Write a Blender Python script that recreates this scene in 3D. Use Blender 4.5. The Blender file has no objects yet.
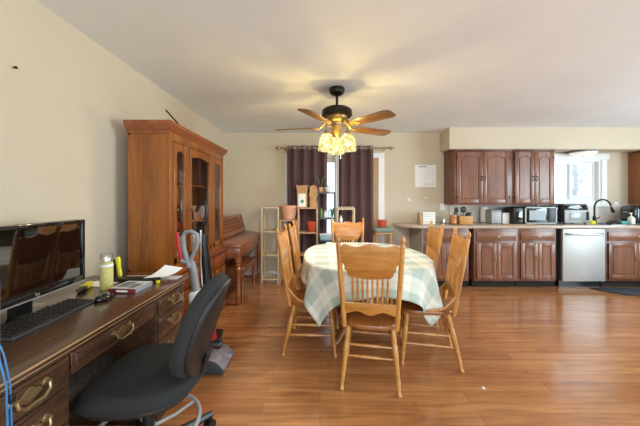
import bpy, bmesh, math, random
from mathutils import Matrix, Vector
random.seed(7)
R = math.radians
PI = math.pi
scn = bpy.context.scene
COL = scn.collection

# ------------------------------------------------------------------ camera, world, lights, exposure
cd = bpy.data.cameras.new('camera')
cd.sensor_width = 36.0
cd.lens = 36.0 * 285 / 640
cd.shift_y = -13 / 640
cd.clip_start = 0.02
cam = bpy.data.objects.new('camera', cd)
cam.location = (0, 0, 1.28)
cam.rotation_euler = (R(90), 0, 0)
COL.objects.link(cam)
scn.camera = cam

w = bpy.data.worlds.new('sky')
w.use_nodes = True
scn.world = w
bg = w.node_tree.nodes['Background']
bg.inputs[0].default_value = (0.80, 0.91, 1.0, 1)
bg.inputs[1].default_value = 1.3

def area(name, loc, rot, sx, sy, power, col):
    ld = bpy.data.lights.new(name, 'AREA')
    ld.shape = 'RECTANGLE'; ld.size = sx; ld.size_y = sy
    ld.energy = power; ld.color = col
    o = bpy.data.objects.new(name, ld)
    o.location = loc; o.rotation_euler = rot
    COL.objects.link(o)
    return o
# daylight through the big windows behind and to the right of the camera
area('daylight_front_window', (1.3, -2.36, 1.45), (R(100), 0, 0), 4.2, 1.7, 70, (0.77, 0.93, 1.0))
area('daylight_side_window', (6.06, 1.2, 1.4), (R(112), 0, R(90)), 2.6, 1.7, 134, (0.71, 0.91, 1.0))

scn.view_settings.view_transform = 'Standard'
scn.view_settings.look = 'None'
scn.view_settings.gamma = 1.0
scn.view_settings.use_curve_mapping = False
scn.view_settings.exposure = 0.55

# ------------------------------------------------------------------ materials
def lin(c):
    return tuple(((v / 255) / 12.92 if v / 255 <= 0.04045 else ((v / 255 + 0.055) / 1.055) ** 2.4) for v in c) + (1,)

def newmat(name):
    m = bpy.data.materials.new(name)
    m.use_nodes = True
    nt = m.node_tree
    return m, nt, nt.nodes['Principled BSDF']

def mat(name, c, rough=0.5, metal=0.0, coat=0.0, emit=None, estr=0.0, noise=0.0, nscale=8.0, bump=0.0, bscale=200.0, spec=None):
    m, nt, p = newmat(name)
    c = lin(c)
    p.inputs['Base Color'].default_value = c
    p.inputs['Roughness'].default_value = rough
    p.inputs['Metallic'].default_value = metal
    p.inputs['Coat Weight'].default_value = coat
    if spec is not None:
        p.inputs['Specular IOR Level'].default_value = spec
    if emit:
        p.inputs['Emission Color'].default_value = lin(emit)
        p.inputs['Emission Strength'].default_value = estr
    L = nt.links
    tc = nt.nodes.new('ShaderNodeTexCoord')
    n = nt.nodes.new('ShaderNodeTexNoise')
    n.inputs['Scale'].default_value = nscale
    n.inputs['Detail'].default_value = 4
    L.new(tc.outputs['Object'], n.inputs['Vector'])
    k = max(noise, 0.03)
    r = nt.nodes.new('ShaderNodeValToRGB')
    r.color_ramp.elements[0].position = 0.3
    r.color_ramp.elements[1].position = 0.7
    r.color_ramp.elements[0].color = tuple(v * (1 - k) for v in c[:3]) + (1,)
    r.color_ramp.elements[1].color = tuple(min(1, v * (1 + k)) for v in c[:3]) + (1,)
    L.new(n.outputs['Fac'], r.inputs['Fac'])
    L.new(r.outputs['Color'], p.inputs['Base Color'])
    if bump:
        n2 = nt.nodes.new('ShaderNodeTexNoise')
        n2.inputs['Scale'].default_value = bscale
        L.new(tc.outputs['Object'], n2.inputs['Vector'])
        b = nt.nodes.new('ShaderNodeBump')
        b.inputs['Strength'].default_value = bump
        b.inputs['Distance'].default_value = 0.003
        L.new(n2.outputs['Fac'], b.inputs['Height'])
        L.new(b.outputs['Normal'], p.inputs['Normal'])
    return m

def wood(name, dark, light, axis='z', scale=14.0, rough=0.35, coat=0.25, stretch=12.0):
    m, nt, p = newmat(name)
    L = nt.links
    tc = nt.nodes.new('ShaderNodeTexCoord')
    mp = nt.nodes.new('ShaderNodeMapping')
    s = [1, 1, 1]
    s['xyz'.index(axis)] = 1.0 / stretch
    mp.inputs['Scale'].default_value = s
    L.new(tc.outputs['Object'], mp.inputs['Vector'])
    n = nt.nodes.new('ShaderNodeTexNoise')
    n.inputs['Scale'].default_value = scale
    n.inputs['Detail'].default_value = 6
    n.inputs['Distortion'].default_value = 0.8
    L.new(mp.outputs['Vector'], n.inputs['Vector'])
    n2 = nt.nodes.new('ShaderNodeTexNoise')
    n2.inputs['Scale'].default_value = scale * 9
    n2.inputs['Detail'].default_value = 3
    L.new(mp.outputs['Vector'], n2.inputs['Vector'])
    mx = nt.nodes.new('ShaderNodeMath'); mx.operation = 'MULTIPLY_ADD'
    mx.inputs[1].default_value = 0.35
    L.new(n2.outputs['Fac'], mx.inputs[0])
    mm = nt.nodes.new('ShaderNodeMath'); mm.operation = 'MULTIPLY'
    mm.inputs[1].default_value = 0.65
    L.new(n.outputs['Fac'], mm.inputs[0])
    L.new(mm.outputs[0], mx.inputs[2])
    r = nt.nodes.new('ShaderNodeValToRGB')
    r.color_ramp.elements[0].position = 0.36
    r.color_ramp.elements[1].position = 0.64
    r.color_ramp.elements[0].color = lin(dark)
    r.color_ramp.elements[1].color = lin(light)
    L.new(mx.outputs[0], r.inputs['Fac'])
    L.new(r.outputs['Color'], p.inputs['Base Color'])
    p.inputs['Roughness'].default_value = rough
    p.inputs['Coat Weight'].default_value = coat
    p.inputs['Coat Roughness'].default_value = 0.15
    return m

def glass(name, tint=(1, 1, 1), gloss=0.10, rough=0.02):
    m = bpy.data.materials.new(name); m.use_nodes = True
    nt = m.node_tree; nt.nodes.clear()
    o = nt.nodes.new('ShaderNodeOutputMaterial')
    t = nt.nodes.new('ShaderNodeBsdfTransparent'); t.inputs[0].default_value = tint + (1,)
    g = nt.nodes.new('ShaderNodeBsdfGlossy'); g.inputs['Roughness'].default_value = rough
    mx = nt.nodes.new('ShaderNodeMixShader')
    lw = nt.nodes.new('ShaderNodeLayerWeight'); lw.inputs[0].default_value = 0.25
    ml = nt.nodes.new('ShaderNodeMath'); ml.operation = 'MULTIPLY_ADD'
    ml.inputs[1].default_value = 0.5; ml.inputs[2].default_value = gloss * 0.5
    nt.links.new(lw.outputs['Fresnel'], ml.inputs[0])
    nt.links.new(ml.outputs[0], mx.inputs[0])
    nt.links.new(t.outputs[0], mx.inputs[1]); nt.links.new(g.outputs[0], mx.inputs[2])
    nt.links.new(mx.outputs[0], o.inputs[0])
    return m

M = {}
M['wall'] = mat('wall_paint', (209, 195, 173), 0.85, noise=0.03, nscale=1.3)
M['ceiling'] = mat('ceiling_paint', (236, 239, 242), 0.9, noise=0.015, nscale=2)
M['white'] = mat('white_paint', (238, 238, 236), 0.4)
M['tile'] = mat('backsplash_tile', (232, 224, 214), 0.35, noise=0.06, nscale=20)
M['oak'] = wood('honey_oak', (166, 104, 42), (212, 152, 76), 'z', 16, 0.35, 0.3)
M['oakx'] = wood('honey_oak_across', (164, 100, 36), (206, 144, 68), 'x', 16, 0.33, 0.3)
M['seatoak'] = wood('worn_oak_seat', (120, 68, 30), (172, 106, 52), 'y', 14, 0.35, 0.3)
M['cherry'] = wood('cherry', (118, 64, 20), (166, 98, 38), 'z', 9, 0.32, 0.35)
M['cherryy'] = wood('cherry_rail', (116, 58, 26), (164, 90, 46), 'y', 9, 0.32, 0.35)
M['desk'] = wood('mahogany_desk', (56, 37, 26), (92, 63, 44), 'y', 12, 0.26, 0.5)
M['deskedge'] = wood('mahogany_worn_highlight', (136, 104, 74), (182, 148, 112), 'y', 12, 0.25, 0.5)  # pale tone holds both edge wear and highlights painted along the desk molding
M['piano'] = wood('piano_walnut', (112, 60, 38), (152, 90, 58), 'y', 10, 0.28, 0.4)
M['cab'] = wood('cabinet_cherry', (104, 62, 42), (142, 90, 62), 'z', 10, 0.38, 0.25)
M['cabx'] = wood('cabinet_cherry_drawer', (102, 60, 40), (140, 88, 60), 'x', 10, 0.38, 0.25)
M['cabdark'] = wood('cabinet_frame', (92, 52, 38), (124, 74, 54), 'z', 10, 0.4, 0.2)
M['cabside'] = wood('cabinet_side', (128, 78, 44), (164, 106, 64), 'z', 10, 0.4, 0.2)
M['greyside'] = mat('grey_end_panel', (168, 158, 146), 0.6, noise=0.06, nscale=10)
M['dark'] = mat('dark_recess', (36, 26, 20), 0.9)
M['black'] = mat('black_plastic', (22, 22, 24), 0.35)
M['blackgloss'] = mat('black_gloss', (12, 12, 14), 0.08, coat=0.5)
M['screen'] = mat('screen_glass', (8, 8, 9), 0.03, spec=0.8, coat=0.6)
M['bronze'] = mat('dark_bronze', (44, 38, 32), 0.35, 0.7, noise=0.15)
M['brass'] = mat('antique_brass', (168, 148, 110), 0.32, 0.85, noise=0.2, nscale=60)
M['gold'] = mat('gold_metal', (170, 140, 84), 0.4, 0.7)
M['chrome'] = mat('chrome', (206, 206, 208), 0.18, 1.0)
M['steel'] = mat('stainless_steel', (184, 184, 183), 0.5, 0.5, noise=0.04, nscale=3)
M['steeld'] = mat('steel_handle', (176, 174, 172), 0.25, 1.0)
M['silver'] = mat('silver_plastic', (168, 168, 168), 0.5, 0.2)
M['grey'] = mat('grey_plastic', (142, 142, 146), 0.4)
M['darkgrey'] = mat('dark_grey_plastic', (62, 64, 68), 0.45)
M['fabric'] = mat('black_fabric', (37, 38, 39), 0.9, noise=0.15, nscale=200, bump=0.4, bscale=400)
M['shell'] = mat('dark_shell', (30, 27, 27), 0.5)
M['red'] = mat('red_plastic', (190, 34, 40), 0.35)
M['redpot'] = mat('red_glaze', (206, 84, 62), 0.35)
M['terracotta'] = mat('terracotta', (222, 162, 132), 0.7, noise=0.08)
M['yellow'] = mat('yellow_plastic', (226, 220, 40), 0.4)
M['cream'] = mat('cream_label', (206, 196, 120), 0.5, noise=0.12, nscale=60)
M['clear'] = glass('clear_plastic', (0.93, 0.93, 0.95), 0.35, 0.1)
M['glass'] = glass('cabinet_glass', (0.97, 0.98, 0.97), 0.12)
M['pane'] = glass('window_glass', (0.97, 0.99, 1.0), 0.06)
M['paper'] = mat('paper', (244, 244, 242), 0.8)
M['greypaper'] = mat('printed_paper', (206, 206, 206), 0.8, noise=0.1, nscale=60)
M['kraft'] = mat('kraft_paper', (190, 146, 104), 0.85, noise=0.1, nscale=20)
M['blue'] = mat('blue_cable', (44, 116, 170), 0.45)
M['curtain'] = mat('plum_curtain', (92, 67, 70), 0.8, noise=0.1, nscale=30)
M['sheer'] = mat('sheer_white', (214, 214, 218), 0.9)
M['bamboo'] = wood('pale_bamboo', (196, 174, 136), (224, 206, 172), 'z', 20, 0.5, 0.05)
M['tanwood'] = wood('tan_shelf_wood', (172, 128, 86), (206, 164, 118), 'z', 20, 0.5, 0.05)
M['green'] = mat('leaf_green', (96, 134, 84), 0.5, noise=0.25, nscale=20)
M['sage'] = mat('sage_cushion', (128, 146, 136), 0.9, noise=0.1, nscale=60)
M['teal'] = mat('teal_plastic', (70, 156, 150), 0.5)
M['granite'] = mat('laminate_counter', (192, 172, 154), 0.25, noise=0.22, nscale=70, coat=0.2)
M['rubber'] = mat('grey_mat', (62, 68, 74), 0.85, noise=0.1, nscale=50)
M['white_china'] = mat('white_china', (232, 230, 226), 0.2, coat=0.3)
M['amber'] = mat('amber_glass', (176, 110, 44), 0.15, coat=0.4)
M['crate'] = wood('pine_crate', (176, 112, 52), (218, 160, 92), 'x', 16, 0.5, 0.1)
M['snow'] = mat('pale_ground', (226, 230, 232), 0.9)
M['brickred'] = mat('pale_brick', (214, 176, 160), 0.9, noise=0.15, nscale=6)
M['bark'] = mat('grey_bark', (205, 208, 212), 0.9)
M['lampglass'] = mat('dome_glass', (244, 242, 236), 0.3, emit=(255, 250, 240), estr=0.25)
M['bulb'] = mat('bulb_glow', (255, 240, 200), 0.3, emit=(255, 228, 160), estr=2.0)

def shade_material():
    m = bpy.data.materials.new('stained_glass_shade'); m.use_nodes = True
    nt = m.node_tree; nt.nodes.clear(); L = nt.links
    o = nt.nodes.new('ShaderNodeOutputMaterial')
    tc = nt.nodes.new('ShaderNodeTexCoord')
    v = nt.nodes.new('ShaderNodeTexVoronoi'); v.inputs['Scale'].default_value = 34
    L.new(tc.outputs['Object'], v.inputs['Vector'])
    cr = nt.nodes.new('ShaderNodeValToRGB')
    e = cr.color_ramp.elements
    e[0].position = 0.0; e[0].color = lin((250, 236, 180))
    e[1].position = 0.72; e[1].color = lin((255, 248, 214))
    x = e.new(0.86); x.color = lin((196, 190, 120))
    sp = nt.nodes.new('ShaderNodeSeparateColor')
    L.new(v.outputs['Color'], sp.inputs[0])
    L.new(sp.outputs[0], cr.inputs[0])
    t = nt.nodes.new('ShaderNodeBsdfTransparent')
    L.new(cr.outputs[0], t.inputs[0])
    v2 = nt.nodes.new('ShaderNodeTexVoronoi'); v2.feature = 'DISTANCE_TO_EDGE'; v2.inputs['Scale'].default_value = 34
    L.new(tc.outputs['Object'], v2.inputs['Vector'])
    gt = nt.nodes.new('ShaderNodeMath'); gt.operation = 'GREATER_THAN'; gt.inputs[1].default_value = 0.07
    L.new(v2.outputs['Distance'], gt.inputs[0])
    lead = nt.nodes.new('ShaderNodeMix'); lead.data_type = 'RGBA'
    lead.inputs['A'].default_value = lin((186, 164, 104))
    L.new(gt.outputs[0], lead.inputs['Factor']); L.new(cr.outputs[0], lead.inputs['B'])
    L.new(lead.outputs['Result'], t.inputs[0])
    em = nt.nodes.new('ShaderNodeEmission'); em.inputs[1].default_value = 0.5
    L.new(lead.outputs['Result'], em.inputs[0])
    mx = nt.nodes.new('ShaderNodeMixShader'); mx.inputs[0].default_value = 0.45
    bt = nt.nodes.new('ShaderNodeBsdfTransparent'); bt.inputs[0].default_value = (0.5, 0.44, 0.28, 1)
    L.new(t.outputs[0], mx.inputs[1]); L.new(bt.outputs[0], mx.inputs[2])
    ad = nt.nodes.new('ShaderNodeAddShader')
    L.new(mx.outputs[0], ad.inputs[0]); L.new(em.outputs[0], ad.inputs[1])
    L.new(ad.outputs[0], o.inputs[0])
    return m
M['shade'] = shade_material()

def floor_material():
    m, nt, p = newmat('laminate_floor')
    L = nt.links
    tc = nt.nodes.new('ShaderNodeTexCoord')
    bk = nt.nodes.new('ShaderNodeTexBrick')
    bk.offset = 0.37
    bk.inputs['Scale'].default_value = 1.0
    bk.inputs['Brick Width'].default_value = 0.95
    bk.inputs['Row Height'].default_value = 0.095
    bk.inputs['Mortar Size'].default_value = 0.0012
    bk.inputs['Mortar Smooth'].default_value = 0.2
    bk.inputs['Color1'].default_value = lin((202, 142, 91))
    bk.inputs['Color2'].default_value = lin((184, 121, 74))
    bk.inputs['Mortar'].default_value = lin((120, 70, 38))
    L.new(tc.outputs['Object'], bk.inputs['Vector'])
    mp = nt.nodes.new('ShaderNodeMapping'); mp.inputs['Scale'].default_value = (0.09, 1, 1)
    L.new(tc.outputs['Object'], mp.inputs['Vector'])
    n = nt.nodes.new('ShaderNodeTexNoise'); n.inputs['Scale'].default_value = 26; n.inputs['Detail'].default_value = 6
    n.inputs['Distortion'].default_value = 0.6
    L.new(mp.outputs['Vector'], n.inputs['Vector'])
    r = nt.nodes.new('ShaderNodeValToRGB')
    r.color_ramp.elements[0].position = 0.3; r.color_ramp.elements[0].color = (0.66, 0.62, 0.58, 1)
    r.color_ramp.elements[1].position = 0.7; r.color_ramp.elements[1].color = (1.15, 1.12, 1.08, 1)
    L.new(n.outputs['Fac'], r.inputs['Fac'])
    mx = nt.nodes.new('ShaderNodeMix'); mx.data_type = 'RGBA'; mx.blend_type = 'MULTIPLY'
    mx.inputs['Factor'].default_value = 1
    L.new(bk.outputs['Color'], mx.inputs['A']); L.new(r.outputs['Color'], mx.inputs['B'])
    L.new(mx.outputs['Result'], p.inputs['Base Color'])
    n3 = nt.nodes.new('ShaderNodeTexNoise'); n3.inputs['Scale'].default_value = 2.5
    L.new(tc.outputs['Object'], n3.inputs['Vector'])
    mr = nt.nodes.new('ShaderNodeMapRange')
    mr.inputs['To Min'].default_value = 0.14; mr.inputs['To Max'].default_value = 0.26
    L.new(n3.outputs['Fac'], mr.inputs['Value'])
    L.new(mr.outputs[0], p.inputs['Roughness'])
    p.inputs['Coat Weight'].default_value = 0.7
    p.inputs['Coat Roughness'].default_value = 0.16
    return m
M['floor'] = floor_material()

def cloth_material():
    m, nt, p = newmat('plaid_cloth')
    L = nt.links
    uv = nt.nodes.new('ShaderNodeUVMap')
    sx = nt.nodes.new('ShaderNodeSeparateXYZ')
    L.new(uv.outputs[0], sx.inputs[0])
    def mth(op, a, b=None):
        n = nt.nodes.new('ShaderNodeMath'); n.operation = op
        for i, v in enumerate((a, b)):
            if v is None: continue
            if isinstance(v, (int, float)): n.inputs[i].default_value = v
            else: L.new(v, n.inputs[i])
        return n.outputs[0]
    def band(s, period, lo, hi):
        f = mth('FRACT', mth('DIVIDE', s, period))
        return mth('MULTIPLY', mth('GREATER_THAN', f, lo), mth('LESS_THAN', f, hi))
    def mixc(fac, a, b):
        n = nt.nodes.new('ShaderNodeMix'); n.data_type = 'RGBA'
        L.new(fac, n.inputs['Factor'])
        for k, v in (('A', a), ('B', b)):
            if isinstance(v, tuple): n.inputs[k].default_value = v
            else: L.new(v, n.inputs[k])
        return n.outputs['Result']
    u, v = sx.outputs[0], sx.outputs[1]
    per = 0.24
    s = mth('ADD', mth('MULTIPLY', band(u, per, 0.0, 0.5), 0.42), mth('MULTIPLY', band(v, per, 0.0, 0.5), 0.5))
    c = mixc(s, lin((234, 232, 220)), lin((172, 190, 178)))
    ln = mth('MAXIMUM', band(u, per, 0.73, 0.77), band(v, per, 0.73, 0.77))
    c = mixc(mth('MULTIPLY', ln, 0.35), c, lin((204, 172, 158)))
    L.new(c, p.inputs['Base Color'])
    p.inputs['Roughness'].default_value = 0.85
    return m
M['cloth'] = cloth_material()

# ------------------------------------------------------------------ mesh builder
class MB:
    def __init__(s):
        s.bm = bmesh.new(); s.T = Matrix()
    def _fin(s, verts):
        if s.T != Matrix():
            bmesh.ops.transform(s.bm, matrix=s.T, verts=verts)
    def raw(s, vs, fs):
        nv = [s.bm.verts.new(v) for v in vs]
        for f in fs:
            try: s.bm.faces.new([nv[i] for i in f])
            except ValueError: pass
        s._fin(nv)
        return s
    def box(s, x0, x1, y0, y1, z0, z1, b=0.0, seg=2):
        if x0 > x1: x0, x1 = x1, x0
        if y0 > y1: y0, y1 = y1, y0
        if z0 > z1: z0, z1 = z1, z0
        m = Matrix.Translation(((x0 + x1) / 2, (y0 + y1) / 2, (z0 + z1) / 2)) @ Matrix.Diagonal((x1 - x0, y1 - y0, z1 - z0, 1))
        if b <= 0:
            g = bmesh.ops.create_cube(s.bm, size=1, matrix=s.T @ m)
            return s
        t = bmesh.new()
        bmesh.ops.create_cube(t, size=1, matrix=m)
        b = min(b, 0.45 * min(x1 - x0, y1 - y0, z1 - z0))
        bmesh.ops.bevel(t, geom=t.edges[:], offset=b, segments=seg, affect='EDGES', profile=0.5)
        s._merge(t)
        return s
    def _merge(s, t):
        t.verts.index_update()
        nv = [s.bm.verts.new(s.T @ v.co) for v in t.verts]
        for f in t.faces:
            s.bm.faces.new([nv[v.index] for v in f.verts])
        t.free()
    def prism(s, pts, t0, t1, plane='xz', b=0.0, seg=2, fn=None):
        """polygon extruded along the axis missing from plane; fn maps the final points"""
        def P(a, c, t):
            return {'xz': (a, t, c), 'yz': (t, a, c), 'xy': (a, c, t)}[plane]
        t = bmesh.new()
        n = len(pts)
        va = [t.verts.new(P(a, c, t0)) for a, c in pts]
        vb = [t.verts.new(P(a, c, t1)) for a, c in pts]
        t.faces.new(va); t.faces.new(vb[::-1])
        for i in range(n):
            j = (i + 1) % n
            t.faces.new((va[j], va[i], vb[i], vb[j]))
        bmesh.ops.recalc_face_normals(t, faces=t.faces[:])
        if b > 0:
            ed = [e for e in t.edges if any(len(f.verts) == n for f in e.link_faces) and len(e.link_faces) == 2]
            bmesh.ops.bevel(t, geom=ed, offset=b, segments=seg, affect='EDGES', profile=0.5)
        if fn:
            for v in t.verts: v.co = Vector(fn(v.co))
        s._merge(t)
        return s
    def turned(s, p0, p1, prof, segs=12):
        """prof: list of (t, r) along p0->p1"""
        p0, p1 = Vector(p0), Vector(p1)
        d = p1 - p0
        z = d.normalized()
        x = z.orthogonal().normalized(); y = z.cross(x)
        vs, fs = [], []
        for t, r in prof:
            c = p0 + d * t
            for k in range(segs):
                a = 2 * PI * k / segs
                vs.append(c + x * (r * math.cos(a)) + y * (r * math.sin(a)))
        n = len(prof)
        for i in range(n - 1):
            for k in range(segs):
                l = (k + 1) % segs
                fs.append((i * segs + k, i * segs + l, (i + 1) * segs + l, (i + 1) * segs + k))
        fs.append(tuple(range(segs))[::-1]); fs.append(tuple((n - 1) * segs + k for k in range(segs)))
        return s.raw(vs, fs)
    def cyl(s, p0, p1, r, segs=14):
        return s.turned(p0, p1, [(0, r), (1, r)], segs)
    def lathe(s, prof, c=(0, 0, 0), segs=24, cap=True):
        """prof: list of (r, z) about a vertical axis through c"""
        vs, fs = [], []
        n = len(prof)
        for r, z in prof:
            for k in range(segs):
                a = 2 * PI * k / segs
                vs.append((c[0] + r * math.cos(a), c[1] + r * math.sin(a), c[2] + z))
        for i in range(n - 1):
            for k in range(segs):
                l = (k + 1) % segs
                fs.append((i * segs + k, i * segs + l, (i + 1) * segs + l, (i + 1) * segs + k))
        if cap:
            fs.append(tuple(range(segs))[::-1]); fs.append(tuple((n - 1) * segs + k for k in range(segs)))
        return s.raw(vs, fs)
    def tube(s, pts, r, segs=8, closed=False):
        pts = [Vector(p) for p in pts]
        n = len(pts)
        rr = r if isinstance(r, (list, tuple)) else [r] * n
        vs, fs = [], []
        x = None
        for i, p in enumerate(pts):
            if closed: d = pts[(i + 1) % n] - pts[i - 1]
            else: d = pts[min(i + 1, n - 1)] - pts[max(i - 1, 0)]
            d.normalize()
            if x is None: x = d.orthogonal().normalized()
            else:
                x = x - d * x.dot(d)
                x.normalize()
            y = d.cross(x)
            for k in range(segs):
                a = 2 * PI * k / segs
                vs.append(p + x * (rr[i] * math.cos(a)) + y * (rr[i] * math.sin(a)))
        for i in range(n if closed else n - 1):
            j = (i + 1) % n
            for k in range(segs):
                l = (k + 1) % segs
                fs.append((i * segs + k, i * segs + l, j * segs + l, j * segs + k))
        if not closed:
            fs.append(tuple(range(segs))[::-1]); fs.append(tuple((n - 1) * segs + k for k in range(segs)))
        return s.raw(vs, fs)
    def ball(s, c, rx, ry=None, rz=None, segs=16):
        ry = ry or rx; rz = rz or rx
        m = Matrix.Translation(c) @ Matrix.Diagonal((rx, ry, rz, 1))
        bmesh.ops.create_uvsphere(s.bm, u_segments=segs, v_segments=max(8, segs * 2 // 3), radius=1, matrix=s.T @ m)
        return s

XF = {}   # root/part name -> world matrix of the frame its children live in

def finish(o, smooth):
    me = o.data
    if smooth:
        me.shade_smooth()
        me.set_sharp_from_angle(angle=R(38))

def mesh_of(name, mb, m):
    me = bpy.data.meshes.new(name)
    bmesh.ops.recalc_face_normals(mb.bm, faces=mb.bm.faces[:])
    mb.bm.to_mesh(me); mb.bm.free()
    if m is not None: me.materials.append(m)
    return me

def part(name, mb, m, parent, label=None, smooth=True, local=False, kind=None):
    """a mesh child; coordinates are world unless local"""
    if not local:
        bmesh.ops.transform(mb.bm, matrix=XF[parent.name].inverted(), verts=mb.bm.verts[:])
    o = bpy.data.objects.new(name, mesh_of(name, mb, m))
    COL.objects.link(o)
    o.parent = parent
    XF[o.name] = XF[parent.name]
    finish(o, smooth)
    if label: o['label'] = label
    if kind: o['kind'] = kind
    return o

def thing(name, label, cat, loc=(0, 0, 0), rz=0.0, group=None):
    o = bpy.data.objects.new(name, None)
    o.empty_display_size = 0.05
    COL.objects.link(o)
    o.location = loc; o.rotation_euler = (0, 0, rz)
    XF[o.name] = Matrix.Translation(loc) @ Matrix.Rotation(rz, 4, 'Z')
    o['label'] = label; o['category'] = cat
    if group: o['group'] = group
    return o

def solo(name, mb, m, label, cat, group=None, smooth=True):
    """a thing that is one mesh, with its origin at the middle of its base"""
    vs = mb.bm.verts
    lo = Vector([min(v.co[i] for v in vs) for i in range(3)]); hi = Vector([max(v.co[i] for v in vs) for i in range(3)])
    c = Vector(((lo.x + hi.x) / 2, (lo.y + hi.y) / 2, lo.z))
    bmesh.ops.translate(mb.bm, vec=-c, verts=vs[:])
    o = bpy.data.objects.new(name, mesh_of(name, mb, m))
    COL.objects.link(o); o.location = c
    XF[o.name] = Matrix.Translation(c)
    finish(o, smooth)
    o['label'] = label; o['category'] = cat
    if group: o['group'] = group
    return o

def struct(name, mb, m, parent=None, smooth=False, label=None):
    o = bpy.data.objects.new(name, mesh_of(name, mb, m))
    COL.objects.link(o)
    XF[o.name] = Matrix()
    if parent: o.parent = parent
    else:
        o['kind'] = 'structure'
    if label: o['label'] = label
    finish(o, smooth)
    return o

def dup(root, loc, rz, label, group=None):
    def rec(o, par):
        c = o.copy(); COL.objects.link(c)
        c.parent = par
        for ch in o.children: rec(ch, c)
        return c
    r = rec(root, None)
    r.location = loc; r.rotation_euler = (0, 0, rz)
    r['label'] = label
    if group: r['group'] = group
    return r

def text_bm(body, size, depth=0.001):
    cu = bpy.data.curves.new('lettering', 'FONT')
    cu.body = body; cu.size = size; cu.extrude = depth; cu.align_x = 'CENTER'; cu.align_y = 'CENTER'
    o = bpy.data.objects.new('lettering', cu); COL.objects.link(o)
    dg = bpy.context.evaluated_depsgraph_get()
    me = bpy.data.meshes.new_from_object(o.evaluated_get(dg))
    mb = MB(); mb.bm.from_mesh(me)
    bpy.data.objects.remove(o); bpy.data.meshes.remove(me)
    return mb

def FX(x, y0):      # frame for fronts facing +X: local u -> +Y, local w(out) -> +X, v -> Z
    return Matrix(((0, 1, 0, x), (1, 0, 0, y0), (0, 0, 1, 0), (0, 0, 0, 1)))
def FY(y):          # fronts facing -Y: local u -> X, out -> -Y
    return Matrix(((1, 0, 0, 0), (0, -1, 0, y), (0, 0, 1, 0), (0, 0, 0, 1)))

def panel_door(mb, u0, u1, v0, v1, t=0.02, st=0.055, arch=0.0):
    """raised panel door in a front frame (u across, out along local y)"""
    mb.box(u0, u1, 0, t - 0.009, v0, v1)
    mb.box(u0, u0 + st, 0, t, v0, v1, 0.003)
    mb.box(u1 - st, u1, 0, t, v0, v1, 0.003)
    mb.box(u0 + st, u1 - st, 0, t, v0, v0 + st, 0.003)
    a, c = u0 + st, u1 - st
    N = 10
    if arch:
        top = [(a + (c - a) * k / N, v1 - st - arch + arch * math.sin(PI * k / N)) for k in range(N + 1)]
        mb.prism(top + [(c, v1 - 0.001), (a, v1 - 0.001)], 0, t, 'xz')
    else:
        mb.box(a, c, 0, t, v1 - st, v1, 0.003)
    g = 0.012
    p = [(a + g, v0 + st + g), (c - g, v0 + st + g)]
    if arch:
        for k in range(N + 1):
            uu = c - g - (c - a - 2 * g) * k / N
            p.append((uu, v1 - st - arch - g + arch * math.sin(PI * (uu - a) / (c - a))))
    else:
        p += [(c - g, v1 - st - g), (a + g, v1 - st - g)]
    mb.prism(p, 0, t - 0.001, 'xz', b=0.006, seg=1)
    return mb
# ------------------------------------------------------------------ room shell
XL, XR, YF, YB, ZC = -1.59, 6.1, -2.4, 4.75, 2.40
struct('floor', MB().box(XL - 0.1, XR + 0.1, YF - 0.1, YB + 0.1, -0.1, 0), M['floor'])
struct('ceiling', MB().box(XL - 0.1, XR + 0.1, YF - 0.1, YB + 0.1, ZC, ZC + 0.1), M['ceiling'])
struct('wall_left', MB().box(XL - 0.1, XL, YF, YB, 0, ZC), M['wall'])
b = MB()                                   # back wall round the patio door and the kitchen window
DX0, DX1, DZ = -0.48, 0.97, 1.98
WX0, WX1, WZ0, WZ1 = 3.70, 4.68, 1.22, 1.95
b.box(XL - 0.1, DX0, YB, YB + 0.12, 0, ZC).box(DX0, DX1, YB, YB + 0.12, DZ, ZC).box(DX1, WX0, YB, YB + 0.12, 0, ZC)
b.box(WX0, WX1, YB, YB + 0.12, 0, WZ0).box(WX0, WX1, YB, YB + 0.12, WZ1, ZC).box(WX1, XR + 0.1, YB, YB + 0.12, 0, ZC)
struct('wall_back', b, M['wall'])
b = MB()                                   # right wall with a window opening beyond the frame
b.box(XR, XR + 0.1, YF, -0.15, 0, ZC).box(XR, XR + 0.1, 2.55, YB, 0, ZC).box(XR, XR + 0.1, -0.15, 2.55, 0, 0.5).box(XR, XR + 0.1, -0.15, 2.55, 2.25, ZC)
struct('wall_right', b, M['wall'])
b = MB()                                   # wall behind the camera with its picture window
b.box(XL - 0.1, -0.85, YF - 0.1, YF, 0, ZC).box(3.45, XR + 0.1, YF - 0.1, YF, 0, ZC).box(-0.85, 3.45, YF - 0.1, YF, 0, 0.55).box(-0.85, 3.45, YF - 0.1, YF, 2.3, ZC)
struct('wall_front', b, M['wall'])
struct('soffit', MB().box(2.0, XR, 4.40, YB, 2.075, ZC), M['wall'])
struct('trim_1', MB().box(2.0, XR, 4.385, 4.41, 2.06, 2.075, 0.003), M['wall'])
struct('backsplash', MB().box(2.16, XR, YB - 0.012, YB, 0.91, 1.20), M['tile'])
struct('baseboard_left', MB().box(XL, XL + 0.014, YF, YB, 0, 0.09, 0.004), M['white'])
bb = MB().box(XL, DX0 - 0.1, YB - 0.014, YB, 0, 0.09, 0.004).box(DX1 + 0.1, 1.49, YB - 0.014, YB, 0, 0.09, 0.004)
struct('baseboard_back', bb, M['white'])

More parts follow.
